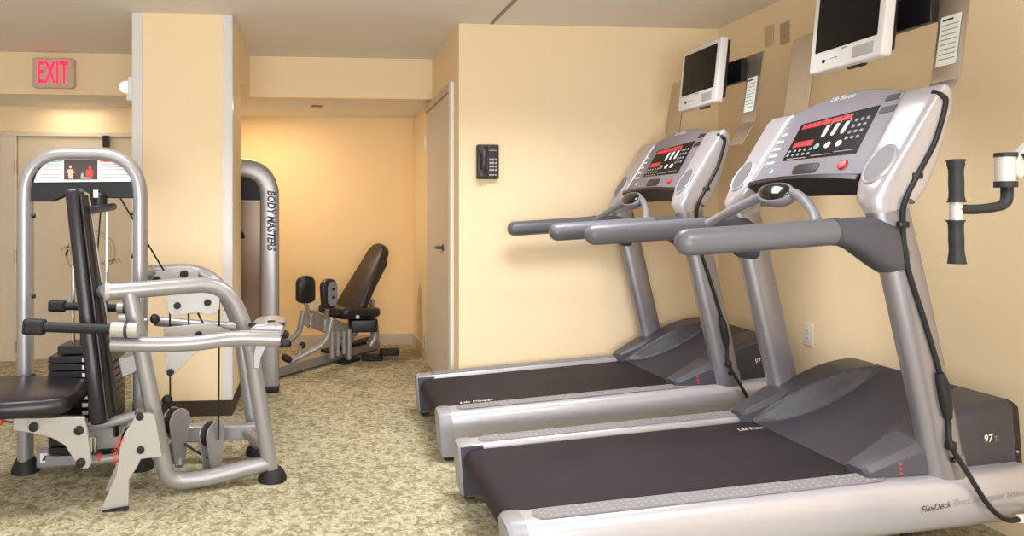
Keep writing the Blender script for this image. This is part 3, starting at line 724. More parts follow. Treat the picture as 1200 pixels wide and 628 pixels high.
# guide rods and weight stack
gx0, gx1 = PY(86, 300, TY).x, PY(125, 300, TY).x
for x in (gx0, gx1): MB().rod((x, TY, .10), (x, TY, zt - .20), .011, 12).build('guide_rod', 'chrome', cpz)
q = PY(119, 236, TY - .02)
MB().lathe([(.035, -.03), (.045, -.02), (.045, .05), (.035, .062), (.001, .062)], (q.x - .015, TY - .02, q.z - .015), (0, 0, 1), 18).build('cable_stop', 'black', cpz)
MB().box((q.x - .028, TY - .072, q.z + .02), (q.x - .004, TY - .064, q.z + .06)).build('cable_stop_label', 'white', cpz)
wx0, wx1 = PY(66, 430, TY).x, PY(140, 430, TY).x; ztop = PY(95, 411, TY).z
st = MB().box((wx0 - .01, TY - .13, .075), (wx1 + .01, TY + .13, .12)).build('stack_base', 'silver', cpz)
n = 13; hz = (ztop - .13) / n
for k in range(n):
    z = .128 + k * hz
    wp = MB().box((wx0, TY - .12, z), (wx1, TY + .12, z + hz - .006)).build('weight_plate', 'black', cpz, bevel=.003)
    MB().box((wx0 + .175, TY - .1215, z + .006), (wx0 + .205, TY - .1201, z + hz - .014)).build('weight_number', 'white', wp)
MB().box((wx0 + .04, TY - .10, ztop + .0), (wx1 - .06, TY + .10, ztop + .045)).build('top_plate', 'black', cpz, bevel=.004)
MB().rod((PY(100, 380, TY).x, TY, ztop + .05), (PY(100, 380, TY).x, TY, ztop + .15), .028, 12).build('stack_post', 'black', cpz)
# lower cross beam between the tower feet with its sticker
bm_ = MB().prism(Pl(TY - .03, [(42, 527), (170, 519), (170, 540), (42, 549)]), (0, .06, 0)).build('tower_beam', 'silver', cpz, bevel=.006)
s_ = MB().prism(Pl(TY - .0312, [(47, 531.5), (74, 529.5), (74, 541), (47, 543)]), (0, -.001, 0)).build('warning_sticker', 'white', bm_)
MB().prism(Pl(TY - .0324, [(58, 531.5), (72.5, 530.5), (72.5, 533.5), (58, 534.5)]), (0, -.0006, 0)).build('sticker_heading', 'red_print', s_)
MB().prism(Pl(TY - .0324, [(49, 540), (52, 534), (54.5, 533.5), (53, 536.5), (56.5, 539)]), (0, -.0006, 0)).build('sticker_symbol', 'dark_print', s_)
# backrest
CYc = 3.66
a = PY(88, 226, CYc); b = PY(122, 488, CYc); dv = (a - b).normalized(); nb = V((-dv.z, 0, dv.x)).normalized()   # nb: towards the sitter (-x)
a = PY(90, 221, CYc); b = PY(126, 490, CYc); dv = (a - b).normalized(); nb = V((-dv.z, 0, dv.x)).normalized()
if nb.x > 0: nb = -nb
def slabsec(t, hw0, hw1, th0, th1, off, ins=1):
    c_ = b + (a - b) * t - nb * 0 + nb * off; hw = (hw0 + (hw1 - hw0) * t) * ins; th = (th0 + (th1 - th0) * t) * ins; sec = []
    for q in range(24):
        a2 = 2 * PI * q / 24; ca, sa = math.cos(a2), math.sin(a2)
        ca = math.copysign(abs(ca) ** .5, ca); sa = math.copysign(abs(sa) ** .5, sa); sec.append(c_ + YD * ca * hw + nb * sa * th)
    return sec
tt_ = [(0, .8), (.006, .94), (.02, 1), (.25, 1), (.5, 1), (.75, 1), (.98, 1), (.994, .94), (1, .8)]
back = MB().loft([slabsec(t, .135, .062, .042, .034, .012, i_) for t, i_ in tt_]).build('back_pad', 'vinyl', cpz, angle=60)
MB().loft([slabsec(t, .110, .050, .008, .008, -.030) for t in (.02, .5, .97)]).build('back_plate', 'black', back)
MB().tube([b + (a - b) * t - nb * .036 + YD * (.108 - .055 * t) for t in (.42, .7, .95)], .0055, 8).build('back_edge_trim', 'bright', back)
post = MB().tube([b + (a - b) * t - nb * .034 for t in (-.08, .3, .92)], .012, 14, .03).build('back_post', 'black', cpz)
q = b + (a - b) * .90 - nb * .06; MB().tube([q, V((q.x + .01, TY - .035, q.z + .02))], .02, 12).build('post_brace', 'black', cpz)
mb = MB(); mb.prism(Pl(CYc - .05, [(138, 420), (166, 413), (168, 432), (143, 443)]), (0, .10, 0)); mb.build('back_bracket', 'silver', cpz, bevel=.006)
# seat
zs0, zs1 = .458, .54
so = [(-1.62, 3.36), (-1.40, 3.38), (-1.20, 3.44), (-1.165, 3.52), (-1.165, 3.78), (-1.20, 3.86), (-1.40, 3.93), (-1.66, 3.95), (-1.78, 3.92), (-1.83, 3.80), (-1.83, 3.52), (-1.77, 3.39)]
def so_s(k, z):
    cx_, cy_ = -1.5, 3.655; p = [V((cx_ + (x - cx_) * k, cy_ + (y - cy_) * k, z)) for x, y in so]
    p = smooth(p + [p[0]], 3)[:-1]; return p
seat = MB().loft([so_s(k, z) for k, z in ((.90, zs0), (.97, zs0 + .008), (1, zs0 + .03), (1, zs1 - .03), (.975, zs1 - .01), (.92, zs1))]).build('seat_pad', 'vinyl', cpz, angle=60)
MB().prism([(-1.78, 3.46, zs0 - .014), (-1.22, 3.46, zs0 - .014), (-1.22, 3.86, zs0 - .014), (-1.78, 3.86, zs0 - .014)], (0, 0, .013)).build('seat_board', 'black', seat)
ys = 3.50
sb = MB().prism(Pl(ys, [(16, 488), (98, 489), (102, 505), (107, 543), (103, 549), (95, 549), (88, 541), (76, 522), (60, 513), (40, 508), (15, 504)]), (0, .02, 0)).build('seat_bracket', 'bright', cpz, bevel=.003)
sb2 = MB().prism(Pl(ys + .28, [(22, 486), (98, 487), (102, 501), (104, 532), (92, 535), (76, 515), (60, 507), (22, 500)]), (0, .02, 0)).build('seat_bracket', 'bright', cpz, bevel=.003)
for (u, v) in ((40, 500), (93, 504), (95, 542)):
    MB().lathe([(.022, 0), (.022, .012), (.014, .016), (.001, .016)], PY(u, v, ys), (0, -1, 0), 14).build('bolt', 'rubber', sb)
lv = MB().tube([PY(22, 497, ys + .03), PY(8, 495, ys + .0), PY(-6, 492.5, ys)], .007, 8).build('seat_lever', 'chrome', cpz)
MB().capsule(PY(5, 494.5, ys), PY(-10, 491, ys), .02).build('lever_knob', 'red', lv)
# parallel links of the seat
yl = 3.64
MB().tube(Pl(yl, [(93, 503), (160, 487)]), .026, 14).build('seat_link', 'silver', cpz)
l2 = MB().tube(Pl(yl, [(95, 541), (152, 534)]), .022, 14).build('seat_link', 'silver', cpz)
MB().tube(Pl(yl, [(116, 536.5), (119, 536)]), .0235, 14).build('red_mark', 'red_print', l2)
MB().tube(Pl(yl + .04, [(107, 540), (107, 512), (112, 512), (112, 536)]), .008, 8).build('latch_rod', 'chrome', cpz)
MB().prism(Pl(yl + .08, [(100, 505), (175, 496), (200, 520), (100, 528)]), (0, .05, 0)).build('seat_rail', 'silver', cpz, bevel=.005)
# big leg plate with red seat numbers
yg = 3.46
lp = MB().prism(Pl(yg, [(159, 486), (173, 484), (181, 486), (190, 535), (165, 538), (160, 548), (151, 562), (150.5, 595), (118, 601), (117, 599), (136, 556), (141, 520), (147, 506), (155, 494)]), (0, .025, 0)).build('leg_plate', 'bright', cpz, bevel=.003)
MB().prism([PY(119, 598, yg - .012), PY(151, 592.5, yg - .012), PY(151, 592.5, yg + .037), PY(119, 598, yg + .037)], (0, 0, -PY(135, 596, yg).z if False else -.015)).build('foot_pad', 'rubber', lp)
MB().prism(Pl(yg + .26, [(159, 480), (181, 480), (190, 525), (165, 528), (151, 550), (150.5, 572), (122, 577), (136, 544), (141, 512), (155, 487)]), (0, .025, 0)).build('leg_plate', 'bright', cpz, bevel=.003)
for (u, v) in ((164, 488), (165, 527)):
    MB().lathe([(.018, 0), (.018, .008), (.012, .012), (.001, .012)], PY(u, v, yg), (0, -1, 0), 14).build('bolt', 'rubber', lp)
rm = MB()
for k in range(5):
    t = k / 4; u = 141.5 - 7 * math.sin(t * 1.9); v = 515 + 25 * t; c_ = PY(u, v, yg - .0005)
    lettering(str(5 - k), .020, c_, (.94, 0, .34), (-.34, 0, .94), 'red_print', lp, 'seat_number', bold=.01)
    rm.tube([c_ + V((.015 * math.cos(2 * PI * q / 16), 0, .012 * math.sin(2 * PI * q / 16))) for q in range(16)], .0013, 6, closed=True)
rm.build('number_ring', 'red_print', lp)
# front loop of tube: from the back pad over, down to the floor, along and up again
yA_, yB_ = 3.58, 3.80
def plane_pt(u, v):   # plane through (yA_ at u=150) and (yB_ at u=319): frame splays outwards
    d_ = ray(u, v); y = yA_
    for _ in range(6):
        y = yA_ + (yB_ - yA_) * (u - 150) / 169
    return PY(u, v, y)
rt = .041
foot = PZ(319, 566, .0)
loop1 = [plane_pt(126, 342), plane_pt(150, 340.5), plane_pt(264, 331), plane_pt(291, 390), plane_pt(318, 556)]
l1 = fillet(loop1, [0, .05, .22, .25, 0], 8)
f1 = MB().tube(l1, rt, 18).build('front_frame', 'silver', cpz)
loop2 = [plane_pt(152, 343), plane_pt(166, 410), plane_pt(187, 520), plane_pt(197, 565), plane_pt(235, 562), plane_pt(313, 543)]
MB().tube(fillet(loop2, [0, .2, .2, .22, .1, 0], 8), rt, 18).build('front_frame', 'silver', cpz)
fp = plane_pt(318, 556); MB().lathe([(.075, 0), (.075, .018), (.06, .05), (.05, .062), (.001, .063)], (fp.x + .005, fp.y, 0), (0, 0, 1), 20).build('rubber_foot', 'rubber', f1)
MB().tube([fp, V((fp.x + .005, fp.y, .03))], rt, 16).build('foot_stub', 'silver', f1)
MB().tube([plane_pt(122, 342), plane_pt(128, 342)], .046, 16).build('tube_end', 'bright', f1)
# rear loop
yr = 4.22
l3 = fillet(Pl(yr, [(172, 319), (246, 316), (279, 372), (300, 520)]), [0, .25, .3, 0], 8)
f2 = MB().tube(l3, rt, 16).build('rear_frame', 'silver', cpz)
fb = l3[-1]; MB().tube([fb, V((fb.x + .01, fb.y, .03))], rt, 16).build('foot_stub', 'silver', f2)
MB().lathe([(.07, 0), (.07, .018), (.055, .05), (.001, .055)], (fb.x + .01, fb.y, 0), (0, 0, 1), 20).build('rubber_foot', 'rubber', f2)
MB().prism(Pl(4.14, [(173, 330), (190, 313), (222, 312), (232, 318), (232, 330), (204, 336), (178, 337)]), (0, .02, 0)).build('pulley_bracket', 'bright', f2, bevel=.003)
for (u, v) in ((184, 328), (216, 321)): MB().lathe([(.022, 0), (.022, .02), (.001, .022)], PY(u, v, 4.14), (0, -1, 0), 14).build('bolt', 'rubber', f2)
# connection of the rear loop to the tower
MB().tube([V((xr, TY, PY(170, 322, TY).z)), PY(178, 320, yr)], .035, 14).build('tower_strut', 'silver', f2)
# base beam
bb = MB().prism(Pl(4.05, [(112, 503), (300, 498), (302, 515), (112, 524)]), (0, .08, 0)).build('base_beam', 'silver', cpz, bevel=.008)
MB().tube([PY(296, 505, 4.09), PY(302, 522, 4.2)], .035, 12).build('beam_joint', 'silver', bb)
MB().tube([PY(290, 508, 4.05), plane_pt(309, 520)], .03, 12).build('cross_tube', 'silver', bb)
MB().tube([PY(160, 512, 4.05), PY(178, 500, 3.60)], .035, 12).build('cross_tube', 'silver', bb)
# hanging pulley plates
yk = 3.80
pp1 = MB().prism(Pl(yk, [(196, 347), (202, 340), (214, 338.5), (243, 337.5), (254, 340), (257.5, 347), (257, 362), (251, 368), (243, 369), (233, 366), (222, 367), (210, 370), (200, 369), (195.5, 362)]), (0, .012, 0)).build('pulley_plate', 'bright', cpz, bevel=.002)
MB().prism(Pl(yk + .05, [(196, 347), (202, 340), (214, 338.5), (243, 337.5), (254, 340), (257, 347), (256, 360), (243, 367), (210, 368), (196, 360)]), (0, .012, 0)).build('pulley_plate', 'bright', cpz, bevel=.002)
for (u, v) in ((208, 358), (243.5, 354.5)):
    MB().lathe([(.018, 0), (.018, .014), (.001, .016)], PY(u, v, yk), (0, -1, 0), 14).build('bolt', 'rubber', pp1)
    MB().lathe([(.05, .014), (.05, .022), (.04, .03), (.05, .038), (.05, .046), (.001, .046)], PY(u, v, yk), (0, 1, 0), 24).build('pulley_wheel', 'rubber', pp1)
mb = MB(); mb.prism(Pl(yk - .02, [(191, 384), (222, 381), (246, 379), (262, 385), (272, 389), (262, 398), (240, 406), (222, 420), (205, 438), (199, 440), (195, 436)]), (0, .015, 0))
pt_ = mb.build('lever_plate', 'bright', cpz, bevel=.002)
for (u, v) in ((233, 392), (200, 436)): MB().lathe([(.018, 0), (.018, .014), (.001, .016)], PY(u, v, yk - .02), (0, -1, 0), 14).build('bolt', 'rubber', pt_)
# low pulleys in their cheek plates
def low_pulley(cu, cv, y, w, h, angw):
    c_ = PY(cu, cv, y); ax = V((math.cos(angw), -math.sin(angw), 0)); sd = V((math.sin(angw), math.cos(angw), 0))
    def pl_(off):
        o = []
        for k in range(17):
            a_ = PI * k / 16; o.append(c_ + sd * w * math.cos(a_) + V((0, 0, h * .35 + w * math.sin(a_))) + ax * off)
        o += [c_ + V((0, 0, -h * .62)) - sd * w * .45 + ax * off, c_ + V((0, 0, -h * .62)) + sd * w * .45 + ax * off]
        return o
    pm = MB().prism(pl_(-.03), ax * .010).build('pulley_cheek', 'silver', cpz, bevel=.002)
    MB().prism(pl_(.024), ax * .010).build('pulley_cheek', 'silver', cpz, bevel=.002)
    MB().lathe([(.012, -.018), (w * .95, -.018), (w * .8, 0), (w * .95, .018), (.012, .018)], c_ + V((0, 0, h * .35)), ax, 28).build('pulley_wheel', 'rubber', cpz)
    MB().lathe([(.015, .031), (.015, .042), (.001, .043)], c_ + V((0, 0, h * .2)), -ax, 12).build('bolt', 'rubber', pm)
low_pulley(206, 512, 3.88, .072, .24, .62)
low_pulley(248, 524, 3.90, .070, .20, .62)
p_ = PY(210, 536, 3.90); MB().tube([p_ + V((0, 0, .03)), V((p_.x + .01, p_.y - .05, PY(215, 562, 3.66).z))], .02, 12).build('pulley_post', 'silver', cpz)
# cables
cb = MB()
cb.tube([PY(141, 232, TY - .04), PY(192, 317, TY + .05)], .005, 8)
cb.tube([PY(199, 345, yk + .03), PY(199.5, 500, 3.86)], .005, 8)
cb.tube([PY(257, 350, yk + .03), PY(256, 515, 3.88)], .005, 8)
cb.tube([PY(232, 367, yk + .03), PY(240, 383, yk - .005)], .005, 8)
cb.tube([PY(221, 367, yk + .03), PY(221, 383, yk - .005)], .005, 8)
cb.tube([PY(216, 520, 3.88), PY(243, 537, 3.90)], .007, 8)
cb.tube([PY(118, 246, TY - .02), PY(106, 405, TY - .02)], .0045, 8)
cb.build('drive_cable', 'cable', cpz)
# press arms
for (yy, pts, nm) in ((3.47, [(131, 403), (190, 404), (235, 402), (272, 396), (327, 397)], 'near'), (3.98, [(182, 376), (235, 381), (302, 385)], 'far')):
    arm = MB().tube(fillet(Pl(yy, pts), .15, 5), .0365 if nm == 'near' else .028, 18).build('press_arm', 'silver', cpz)
    a_, b_ = (Pl(yy, [(130, 403), (133, 403)])); 
    if nm == 'near':
        MB().tube([PY(326, 397, yy), PY(329, 397, yy)], .034, 16).build('arm_end', 'silver', arm)
        MB().tube([PY(328, 400, yy), PY(334, 404, yy)], .022, 12).build('arm_bumper', 'rubber', arm)
# pivot block at the rear end of the arms
mb = MB(); mb.prism(Pl(3.52, [(292, 386), (300, 381), (320, 379.5), (332, 383), (332, 393), (300, 396), (292, 394)]), (0, .30, 0)); pv = mb.build('pivot_block', 'silver', cpz, bevel=.008)
MB().prism(Pl(3.55, [(300, 402), (314, 402), (306, 420), (304, 432), (297, 432), (297, 415)]), (0, .03, 0)).build('pivot_bracket', 'silver', cpz, bevel=.004)
for (u, v, y) in ((296, 381.5, 3.58), (318, 378.5, 3.6), (329, 381, 3.6)):
    q = PY(u, v, y); MB().lathe([(.02, -.004), (.02, .012), (.001, .014)], q, (0, 0, 1), 12).build('bolt', 'rubber', pv)
for (u0, v0, u1, v1, y) in ((331, 388, 337, 396, 3.7), (333, 401, 339, 404, 3.7)):
    MB().capsule(PY(u0, v0, y), PY(u1, v1, y), .022).build('stop_bumper', 'rubber', pv)
# handles
def handle(y, g0, g1, b1, c0, c1, s):
    hb = MB().tube(Pl(y, [g0, b1]), .024 * s, 14).build('press_handle', 'rubber', cpz)
    ga_, gb_ = PY(*g0, y), PY(*g1, y); gd_ = (gb_ - ga_).normalized()
    MB().rbox((ga_ + gb_) / 2, gd_, (-gd_.z, 0, gd_.x), (0, 1, 0), (gb_ - ga_).length / 2 + .012, .037 * s, .034 * s, .014, crown=.02).build('hand_grip', 'rubber', hb)
    MB().tube(Pl(y, [c0, c1]), .036 * s, 16).build('handle_sleeve', 'bright', hb)
    m_ = PY((c0[0] + c1[0]) / 2 + 2, (c0[1] + c1[1]) / 2, y); MB().tube([m_ - V((.008, 0, 0)), m_ + V((.008, 0, 0))], .0372 * s, 16).build('sleeve_band', 'dark_print', hb)
handle(3.44, (31, 382.3), (50, 383.5), (132, 386), (131, 386), (162, 387), 1.0)
handle(3.92, (60, 358), (75, 358.5), (138, 361), (138, 361), (152, 361), .85)
MB().tube(Pl(3.75, [(140, 375), (162, 374)]), .03, 14).build('handle_sleeve', 'bright', cpz)
MB().tube(Pl(3.75, [(160, 375), (172, 377)]), .018, 12).build('grip_stem', 'silver', cpz)
MB().capsule(PY(176, 375.5, 3.72), PY(187, 372, 3.72), .028).build('hand_grip', 'rubber', cpz)
MB().capsule(PY(190, 471, 3.74), PY(202, 466, 3.74), .026).build('hand_grip', 'rubber', cpz)
MB().tube(Pl(3.74, [(183, 474), (192, 470)]), .012, 10).build('grip_stem', 'silver', cpz)
# tie from back post to loop
MB().tube([PY(126, 342, 3.60), PY(120, 342, CYc)], .034, 14).build('frame_tie', 'silver', cpz)

# ------------------------------------------------------------------ hip abductor machine in the alcove
A_Y = 5.72
ab = thing('hip_abductor_machine', (.1, 6.6, 0), 'grey hip abductor machine with black reclined seat in the alcove behind the pillar', 'exercise machine')
xr2 = PY(316, 330, A_Y).x; xl2 = xr2 - .62; zt2 = PY(300, 197, A_Y).z
path = fillet([(xr2, A_Y, .04), (xr2, A_Y, zt2), (xl2, A_Y, zt2), (xl2, A_Y, .04)], [0, .24, .24, 0], 10)
tw = MB().tube(path, .055, 20, .076, ref=(0, 1, 0), power=.6).build('tower_frame', 'silver', ab)
for x in (xr2, xl2): MB().rbox((x, A_Y, .022), (1, 0, 0), (0, 1, 0), (0, 0, 1), .075, .09, .0215, .02).build('rubber_foot', 'rubber', tw)
MB().box((xl2 + .03, A_Y - .03, PY(300, 235, A_Y).z), (xr2 - .03, A_Y + .03, zt2 - .02)).build('head_shroud', 'rubber', tw, bevel=.004)
MB().box((xl2 + .03, A_Y + .0, .12), (xr2 - .03, A_Y + .012, PY(300, 236, A_Y).z)).build('stack_shroud', 'copper', tw)
q = PY(284, 274, A_Y - .03); MB().tube([q + V((-.02, 0, .02)), q, q + V((.01, -.02, -.03))], .012, 8).build('selector_pin', 'black', tw)
c_ = PY(321, 258, A_Y - .046); c_.y = A_Y - .066
lettering('BODY MASTERS', .085, (xr2 + .014, A_Y - .056, c_.z), (0, 0, -1), (1, 0, 0), 'dark_print', tw, 'maker_name', shear=.2, width=PY(321, 219, A_Y).z - PY(321, 289, A_Y).z, bold=.035)
# floor rail from tower to seat
r0, r1 = PZ(326, 434, .06), PZ(425, 407, .06)
dvr = (r1 - r0).normalized(); sdr = V((-dvr.y, dvr.x, 0))
rl = MB().loft([[p_ + sdr * .045 + V((0, 0, -.045)), p_ + sdr * .045 + V((0, 0, .04)), p_ - sdr * .045 + V((0, 0, .04)), p_ - sdr * .045 + V((0, 0, -.045))] for p_ in (r0 - dvr * .1, r1 + dvr * .25)]).build('floor_rail', 'silver', ab, bevel=.008)
q0, q1 = r0 + (r1 - r0) * .52, r0 + (r1 - r0) * 1.15
MB().loft([[p_ + sdr * .06 + V((0, 0, .042)), p_ + sdr * .06 + V((0, 0, .075)), p_ - sdr * .06 + V((0, 0, .075)), p_ - sdr * .06 + V((0, 0, .042))] for p_ in (q0, q1)]).build('foot_deck', 'rubber', rl, bevel=.006)
Yb = r0.y + (r1.y - r0.y) * .9     # plane of the seat
Yb = 6.85
f_ = PZ(409, 425, 0)
mb = MB(); mb.tube([PY(409, 385, f_.y + .02), V((f_.x, f_.y + .02, .03))], .03, 14); ft = mb.build('front_leg', 'silver', ab)
MB().rbox((f_.x, f_.y + .02, .016), dvr, sdr, (0, 0, 1), .14, .05, .0155, .03).build('rubber_foot', 'rubber', ft)
MB().tube(smooth(Pl(Yb, [(430, 365), (438, 380), (439, 395), (434, 404)])), .042, 14, .05).build('rear_leg', 'silver', ab)
f2_ = PZ(436, 411, 0); MB().rbox((PY(436, 405, Yb).x, Yb, .02), (1, 0, 0), (0, 1, 0), (0, 0, 1), .10, .09, .0195, .03).build('rubber_foot', 'rubber', ab)
MB().rbox((PY(456, 404, Yb).x, Yb + .0, .07), (1, 0, 0), (0, 1, 0), (0, 0, 1), .09, .06, .03, .03).build('end_cap', 'rubber', rl)
# sloping main beam under the seat
mb = MB(); pa, pb = PY(361, 372, 6.35), PY(412, 392, Yb)
dm = (pb - pa).normalized(); um = V((0, 0, 1)) - dm * dm.z; um.normalize(); sm = dm.cross(um)
mb.loft([[p_ + um * .07 + sm * .04, p_ + um * .07 - sm * .04, p_ - um * .07 - sm * .04, p_ - um * .07 + sm * .04] for p_ in (pa, pb)])
MB.build(mb, 'main_beam', 'silver', ab, bevel=.008)
MB().tube([pb, PY(430, 372, Yb)], .04, 12).build('beam_joint', 'silver', ab)
# seat and backrest
sA, sB = PY(388, 362, 6.62), PY(428, 368, 6.85)
sd_ = V((sB.x - sA.x, sB.y - sA.y, 0)).normalized(); sc_ = V((-sd_.y, sd_.x, 0)); upz = V((-.12 * sd_.x, -.12 * sd_.y, .99))
cs = (PY(386, 361, 6.72) + PY(432, 366, 6.9)) / 2
seat2 = MB().rbox(cs, sd_ + V((0, 0, -.08)), sc_, V((0, 0, 1)) + sd_ * .08, .24, .23, .042, .09, crown=.03).build('seat_pad', 'vinyl', ab)
MB().rbox(cs - V((0, 0, .055)), sd_ + V((0, 0, -.08)), sc_, V((0, 0, 1)) + sd_ * .08, .20, .16, .012, .04).build('seat_board', 'black', seat2)
bA, bB = PY(410, 361, 6.92), PY(443, 297, 7.05)
db = (bB - bA); bl = db.length / 2; db.normalize(); fc = V((-.82, -.52, 0)); fn = (fc - db * fc.dot(db)).normalized(); sb_ = db.cross(fn)
def pad(c_, ux, uy, uz, hw0, hw1, hl, ht, m, name, par):
    """tapered upholstered pad: width hw0 at the foot, hw1 at the head"""
    secs = []
    ol = []
    n = 9
    for k in range(n): a_ = PI + PI * k / (n - 1); ol.append((hw0 * math.cos(a_), -hl + hw0 * .45 + hw0 * .45 * math.sin(a_)))
    for k in range(n): a_ = PI * k / (n - 1); ol.append((hw1 * math.cos(a_), hl - hw1 * .8 + hw1 * .8 * math.sin(a_)))
    for ins, z in ((.86, -ht), (.95, -ht * .8), (1, -ht * .4), (1, ht * .4), (.95, ht * .8), (.86, ht)):
        secs.append([c_ + ux * x * ins + uy * (y * (1 - (1 - ins) * .4)) + uz * z for x, y in ol])
    return MB().loft(secs).build(name, m, par, angle=60)
bp_ = pad((bA + bB) / 2, sb_, db, fn, .205, .125, bl + .10, .05, 'vinyl_brown', 'back_pad', ab)
MB().rbox((bA + bB) / 2 - fn * .065, sb_, db, fn, .12, bl - .02, .014, .05).build('back_board', 'black', bp_)
MB().tube([PY(436, 352, 7.08), PY(437, 372, 6.98)], .03, 12).build('back_post', 'silver', ab)
MB().capsule(PY(437, 366, 6.8), PY(443, 365, 6.8), .024).build('adjust_knob', 'red', ab)
MB().lathe([(.018, 0), (.018, .03), (.001, .032)], PY(419, 371, 6.55), (0, -1, 0), 14).build('seat_bolt', 'bright', ab)
MB().rbox(PY(425, 380, 6.86), (1, 0, 0), (0, 1, 0), (0, 0, 1), .14, .12, .06, .04).build('seat_carriage', 'black', ab)
# knee pads on stalks, swing arms and foot pegs
fdir = V((.45, -.9, 0)).normalized(); fx = V((.9, .45, 0)).normalized()
k1 = pad(PY(358, 339, 6.35), fx, V((0, 0, 1)), fdir, .088, .088, .125, .035, 'vinyl', 'knee_pad', ab)
k2c = PY(385, 344, 6.15); k2 = pad(k2c, V((.75, .66, 0)).normalized(), V((0, 0, 1)), V((.66, -.75, 0)), .07, .085, .13, .03, 'vinyl', 'knee_pad', ab)
q_ = k2c + V((.66, -.75, 0)) * .036 + V((.75, .66, 0)) * .015
kb = MB().rbox(q_, V((.75, .66, 0)), (0, 0, 1), V((.66, -.75, 0)), .055, .105, .006, .05).build('pad_backing', 'console', k2)
for dz in (-.03, .04): MB().lathe([(.012, 0), (.012, .008), (.001, .009)], q_ + V((0, 0, dz)) + V((.66, -.75, 0)) * .006, V((.66, -.75, 0)), 10).build('bolt', 'rubber', kb)
MB().tube(smooth([PY(357, 352, 6.33), PY(360, 362, 6.34), PY(364, 372, 6.35)]), .018, 12).build('pad_stalk', 'silver', ab)
MB().tube([PY(364, 372, 6.35), PY(364, 384, 6.35)], .03, 12).build('pad_sleeve', 'silver', ab)
MB().tube(smooth([PY(384, 356, 6.16), PY(383, 366, 6.2), PY(381, 376, 6.25)]), .018, 12).build('pad_stalk', 'silver', ab)
MB().tube([PY(381, 374, 6.25), PY(381, 388, 6.25)], .03, 12).build('pad_sleeve', 'silver', ab)
s1 = MB().tube(fillet(Pl(6.28, [(355, 364), (351, 390), (336, 401)]), .12), .025, 14).build('swing_arm', 'silver', ab)
s2 = MB().tube(fillet(Pl(6.05, [(389, 372), (383, 402), (340, 424)]), .18), .025, 14).build('swing_arm', 'silver', ab)
for (u0, v0, u1, v1, y, p_) in ((334, 401, 341, 405, 6.2, s1), (350, 405, 358, 404, 6.1, s2), (330, 417, 342, 423, 5.98, s2)):
    MB().capsule(PY(u0, v0, y), PY(u1, v1, y), .030).build('foot_peg', 'rubber', p_)
MB().tube(Pl(6.05, [(352, 405), (350, 418)]), .014, 10).build('peg_stem', 'silver', s2)
# little frame of rods beneath the beam
for (u, y) in ((389, 6.5), (396, 6.62), (403, 6.7)):
    t_ = PY(u, 388, y); MB().rod(t_, V((t_.x, t_.y, .09)), .022, 12).build('support_rod', 'silver', ab)

# ------------------------------------------------------------------ arm with two grips at the right edge
gy = 2.0; G = PY(1121, 245, gy)
ga = thing('cable_arm_machine', (2.62, gy + .02, 0), 'black double grip handle on a silver jointed arm at the right edge', 'exercise machine')
arm = MB().tube(fillet([PY(1120, 245, gy), PY(1150, 245.5, gy), PY(1180, 240, gy), PY(1180, 218, gy)], [0, .05, .085, 0], 8), .0145, 16, .0165).build('grip_arm', 'rubber', ga)
MB().tube([PY(1120.5, 236.5, gy), PY(1120.5, 258.5, gy)], .0165, 18).build('grip_hub', 'bright', arm)
for (v0, v1) in ((188, 236), (259, 308)):
    q0, q1 = PY(1120, v0, gy), PY(1121.5 if v0 > 200 else 1121, v1, gy); n = 9
    pts = [q0 + (q1 - q0) * (k / n) for k in range(n + 1)]
    rad = [1.13, 1.13, .98, .96, .98, 1.0, .98, .96, 1.0, 1.13]
    if v0 > 200: rad = [1.06] + rad[2:] + [1.15]
    g = MB().tube(pts, .0195, 18, radii=rad).build('hand_grip', 'rubber', arm)
    for q in (q0, q1): MB().rod(q - V((0, 0, .003)), q + V((0, 0, .003)), .0235, 18).build('grip_flange', 'rubber', g)
sl = MB().tube([PY(1178, 184, gy), PY(1178, 213, gy)], .0255, 20).build('joint_sleeve', 'bright', ga)
for (v, h_) in ((181.5, .006), (216, .009)): 
    q = PY(1178.5, v, gy); MB().rod(q - V((0, 0, h_)), q + V((0, 0, h_)), .029, 20).build('joint_flange', 'rubber', sl)
q0 = PY(1186, 202, gy); q1 = PY(1206, 180, gy + .0)
mb = MB(); dd = (q1 - q0).normalized(); uu = V((-dd.z, 0, dd.x))
e1 = q0 + dd * .42
mb.loft([[p_ + uu * a_ + YD * b_ for a_, b_ in ((.03 * k, .018), (.03 * k, -.018), (-.03 * k, -.018), (-.03 * k, .018))] for p_, k in ((q0 - dd * .01, .8), (q0 + dd * .06, 1), (e1, 1))])
jb = mb.build('joint_arm', 'bright', ga, bevel=.006)
MB().rod(PY(1199, 184, gy - .02), PY(1206, 180, gy - .02), .01, 10).build('joint_bolt', 'dark_print', jb)
px_ = e1.x + .02
MB().loft([[V((px_ + a_, gy + .02 + b_, z)) for a_, b_ in ((-.05, -.04), (.05, -.04), (.05, .04), (-.05, .04))] for z in (.03, 2.0)]).build('column', 'silver', ga, bevel=.012)
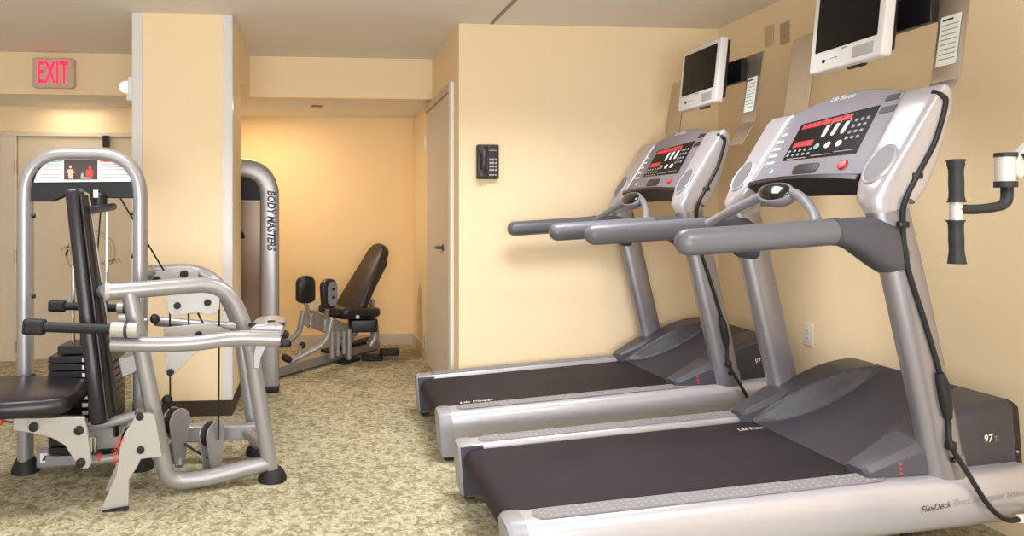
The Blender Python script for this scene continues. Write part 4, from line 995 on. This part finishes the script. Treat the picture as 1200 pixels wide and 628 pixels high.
MB().rbox((px_ - .05, gy, .02), (1, 0, 0), (0, 1, 0), (0, 0, 1), .22, .25, .0195, .04).build('base_plate', 'silver', ga)

# ------------------------------------------------------------------ light
def area(name, loc, size, power, col, rot=(0, 0, 0), sy=None, spread=None):
    l = bpy.data.lights.new(name, 'AREA'); l.energy = power; l.color = col; l.shape = 'RECTANGLE'; l.size = size; l.size_y = sy or size
    if spread: l.spread = spread
    o = bpy.data.objects.new(name, l); COL.objects.link(o); o.location = loc; o.rotation_euler = rot; return o
area('ceiling_lamp', (1.3, 3.7, CEIL - .02), 1.2, 30, (.97, .98, 1), sy=.6, spread=math.radians(130))
area('ceiling_lamp', (-1.3, 3.4, CEIL - .02), 1.2, 22, (.97, .98, 1), sy=.6, spread=math.radians(125))
area('ceiling_lamp', (1.5, .9, CEIL - .02), 1.2, 46, (.97, .98, 1), sy=.6, spread=math.radians(140))
area('rear_fill_light', (-.2, REAR + .02, 1.3), 3.4, 200, (.90, .95, 1), rot=(math.radians(92), 0, 0), sy=1.7)  # soft fill light added behind the camera; no window is built there
area('alcove_lamp', (-.55, 6.75, LOW - .02), .25, 17, (1, .84, .60))
area('door_lamp', (-2.3, 6.75, LOW - .02), .5, 2.6, (1, .87, .68))
w_ = bpy.data.worlds.new('room_world'); SC.world = w_; w_.use_nodes = True
w_.node_tree.nodes['Background'].inputs[0].default_value = (.9, .85, .78, 1); w_.node_tree.nodes['Background'].inputs[1].default_value = .3

# ------------------------------------------------------------------ camera
cam = bpy.data.cameras.new('camera'); co = bpy.data.objects.new('camera', cam); COL.objects.link(co)
cam.sensor_fit = 'HORIZONTAL'; cam.sensor_width = 36; cam.lens = 36 * FOC / 1200
cam.shift_x = (600 - PPX) / 1200; cam.shift_y = -(314 - PPY) / 1200
cam.clip_start = .05
co.location = (0, 0, CAM_H); co.rotation_euler = (math.radians(90), 0, -YAW)
SC.camera = co
SC.view_settings.view_transform = 'Standard'; SC.view_settings.look = 'None'; SC.view_settings.gamma = 1; SC.view_settings.use_curve_mapping = False
SC.view_settings.exposure = .28
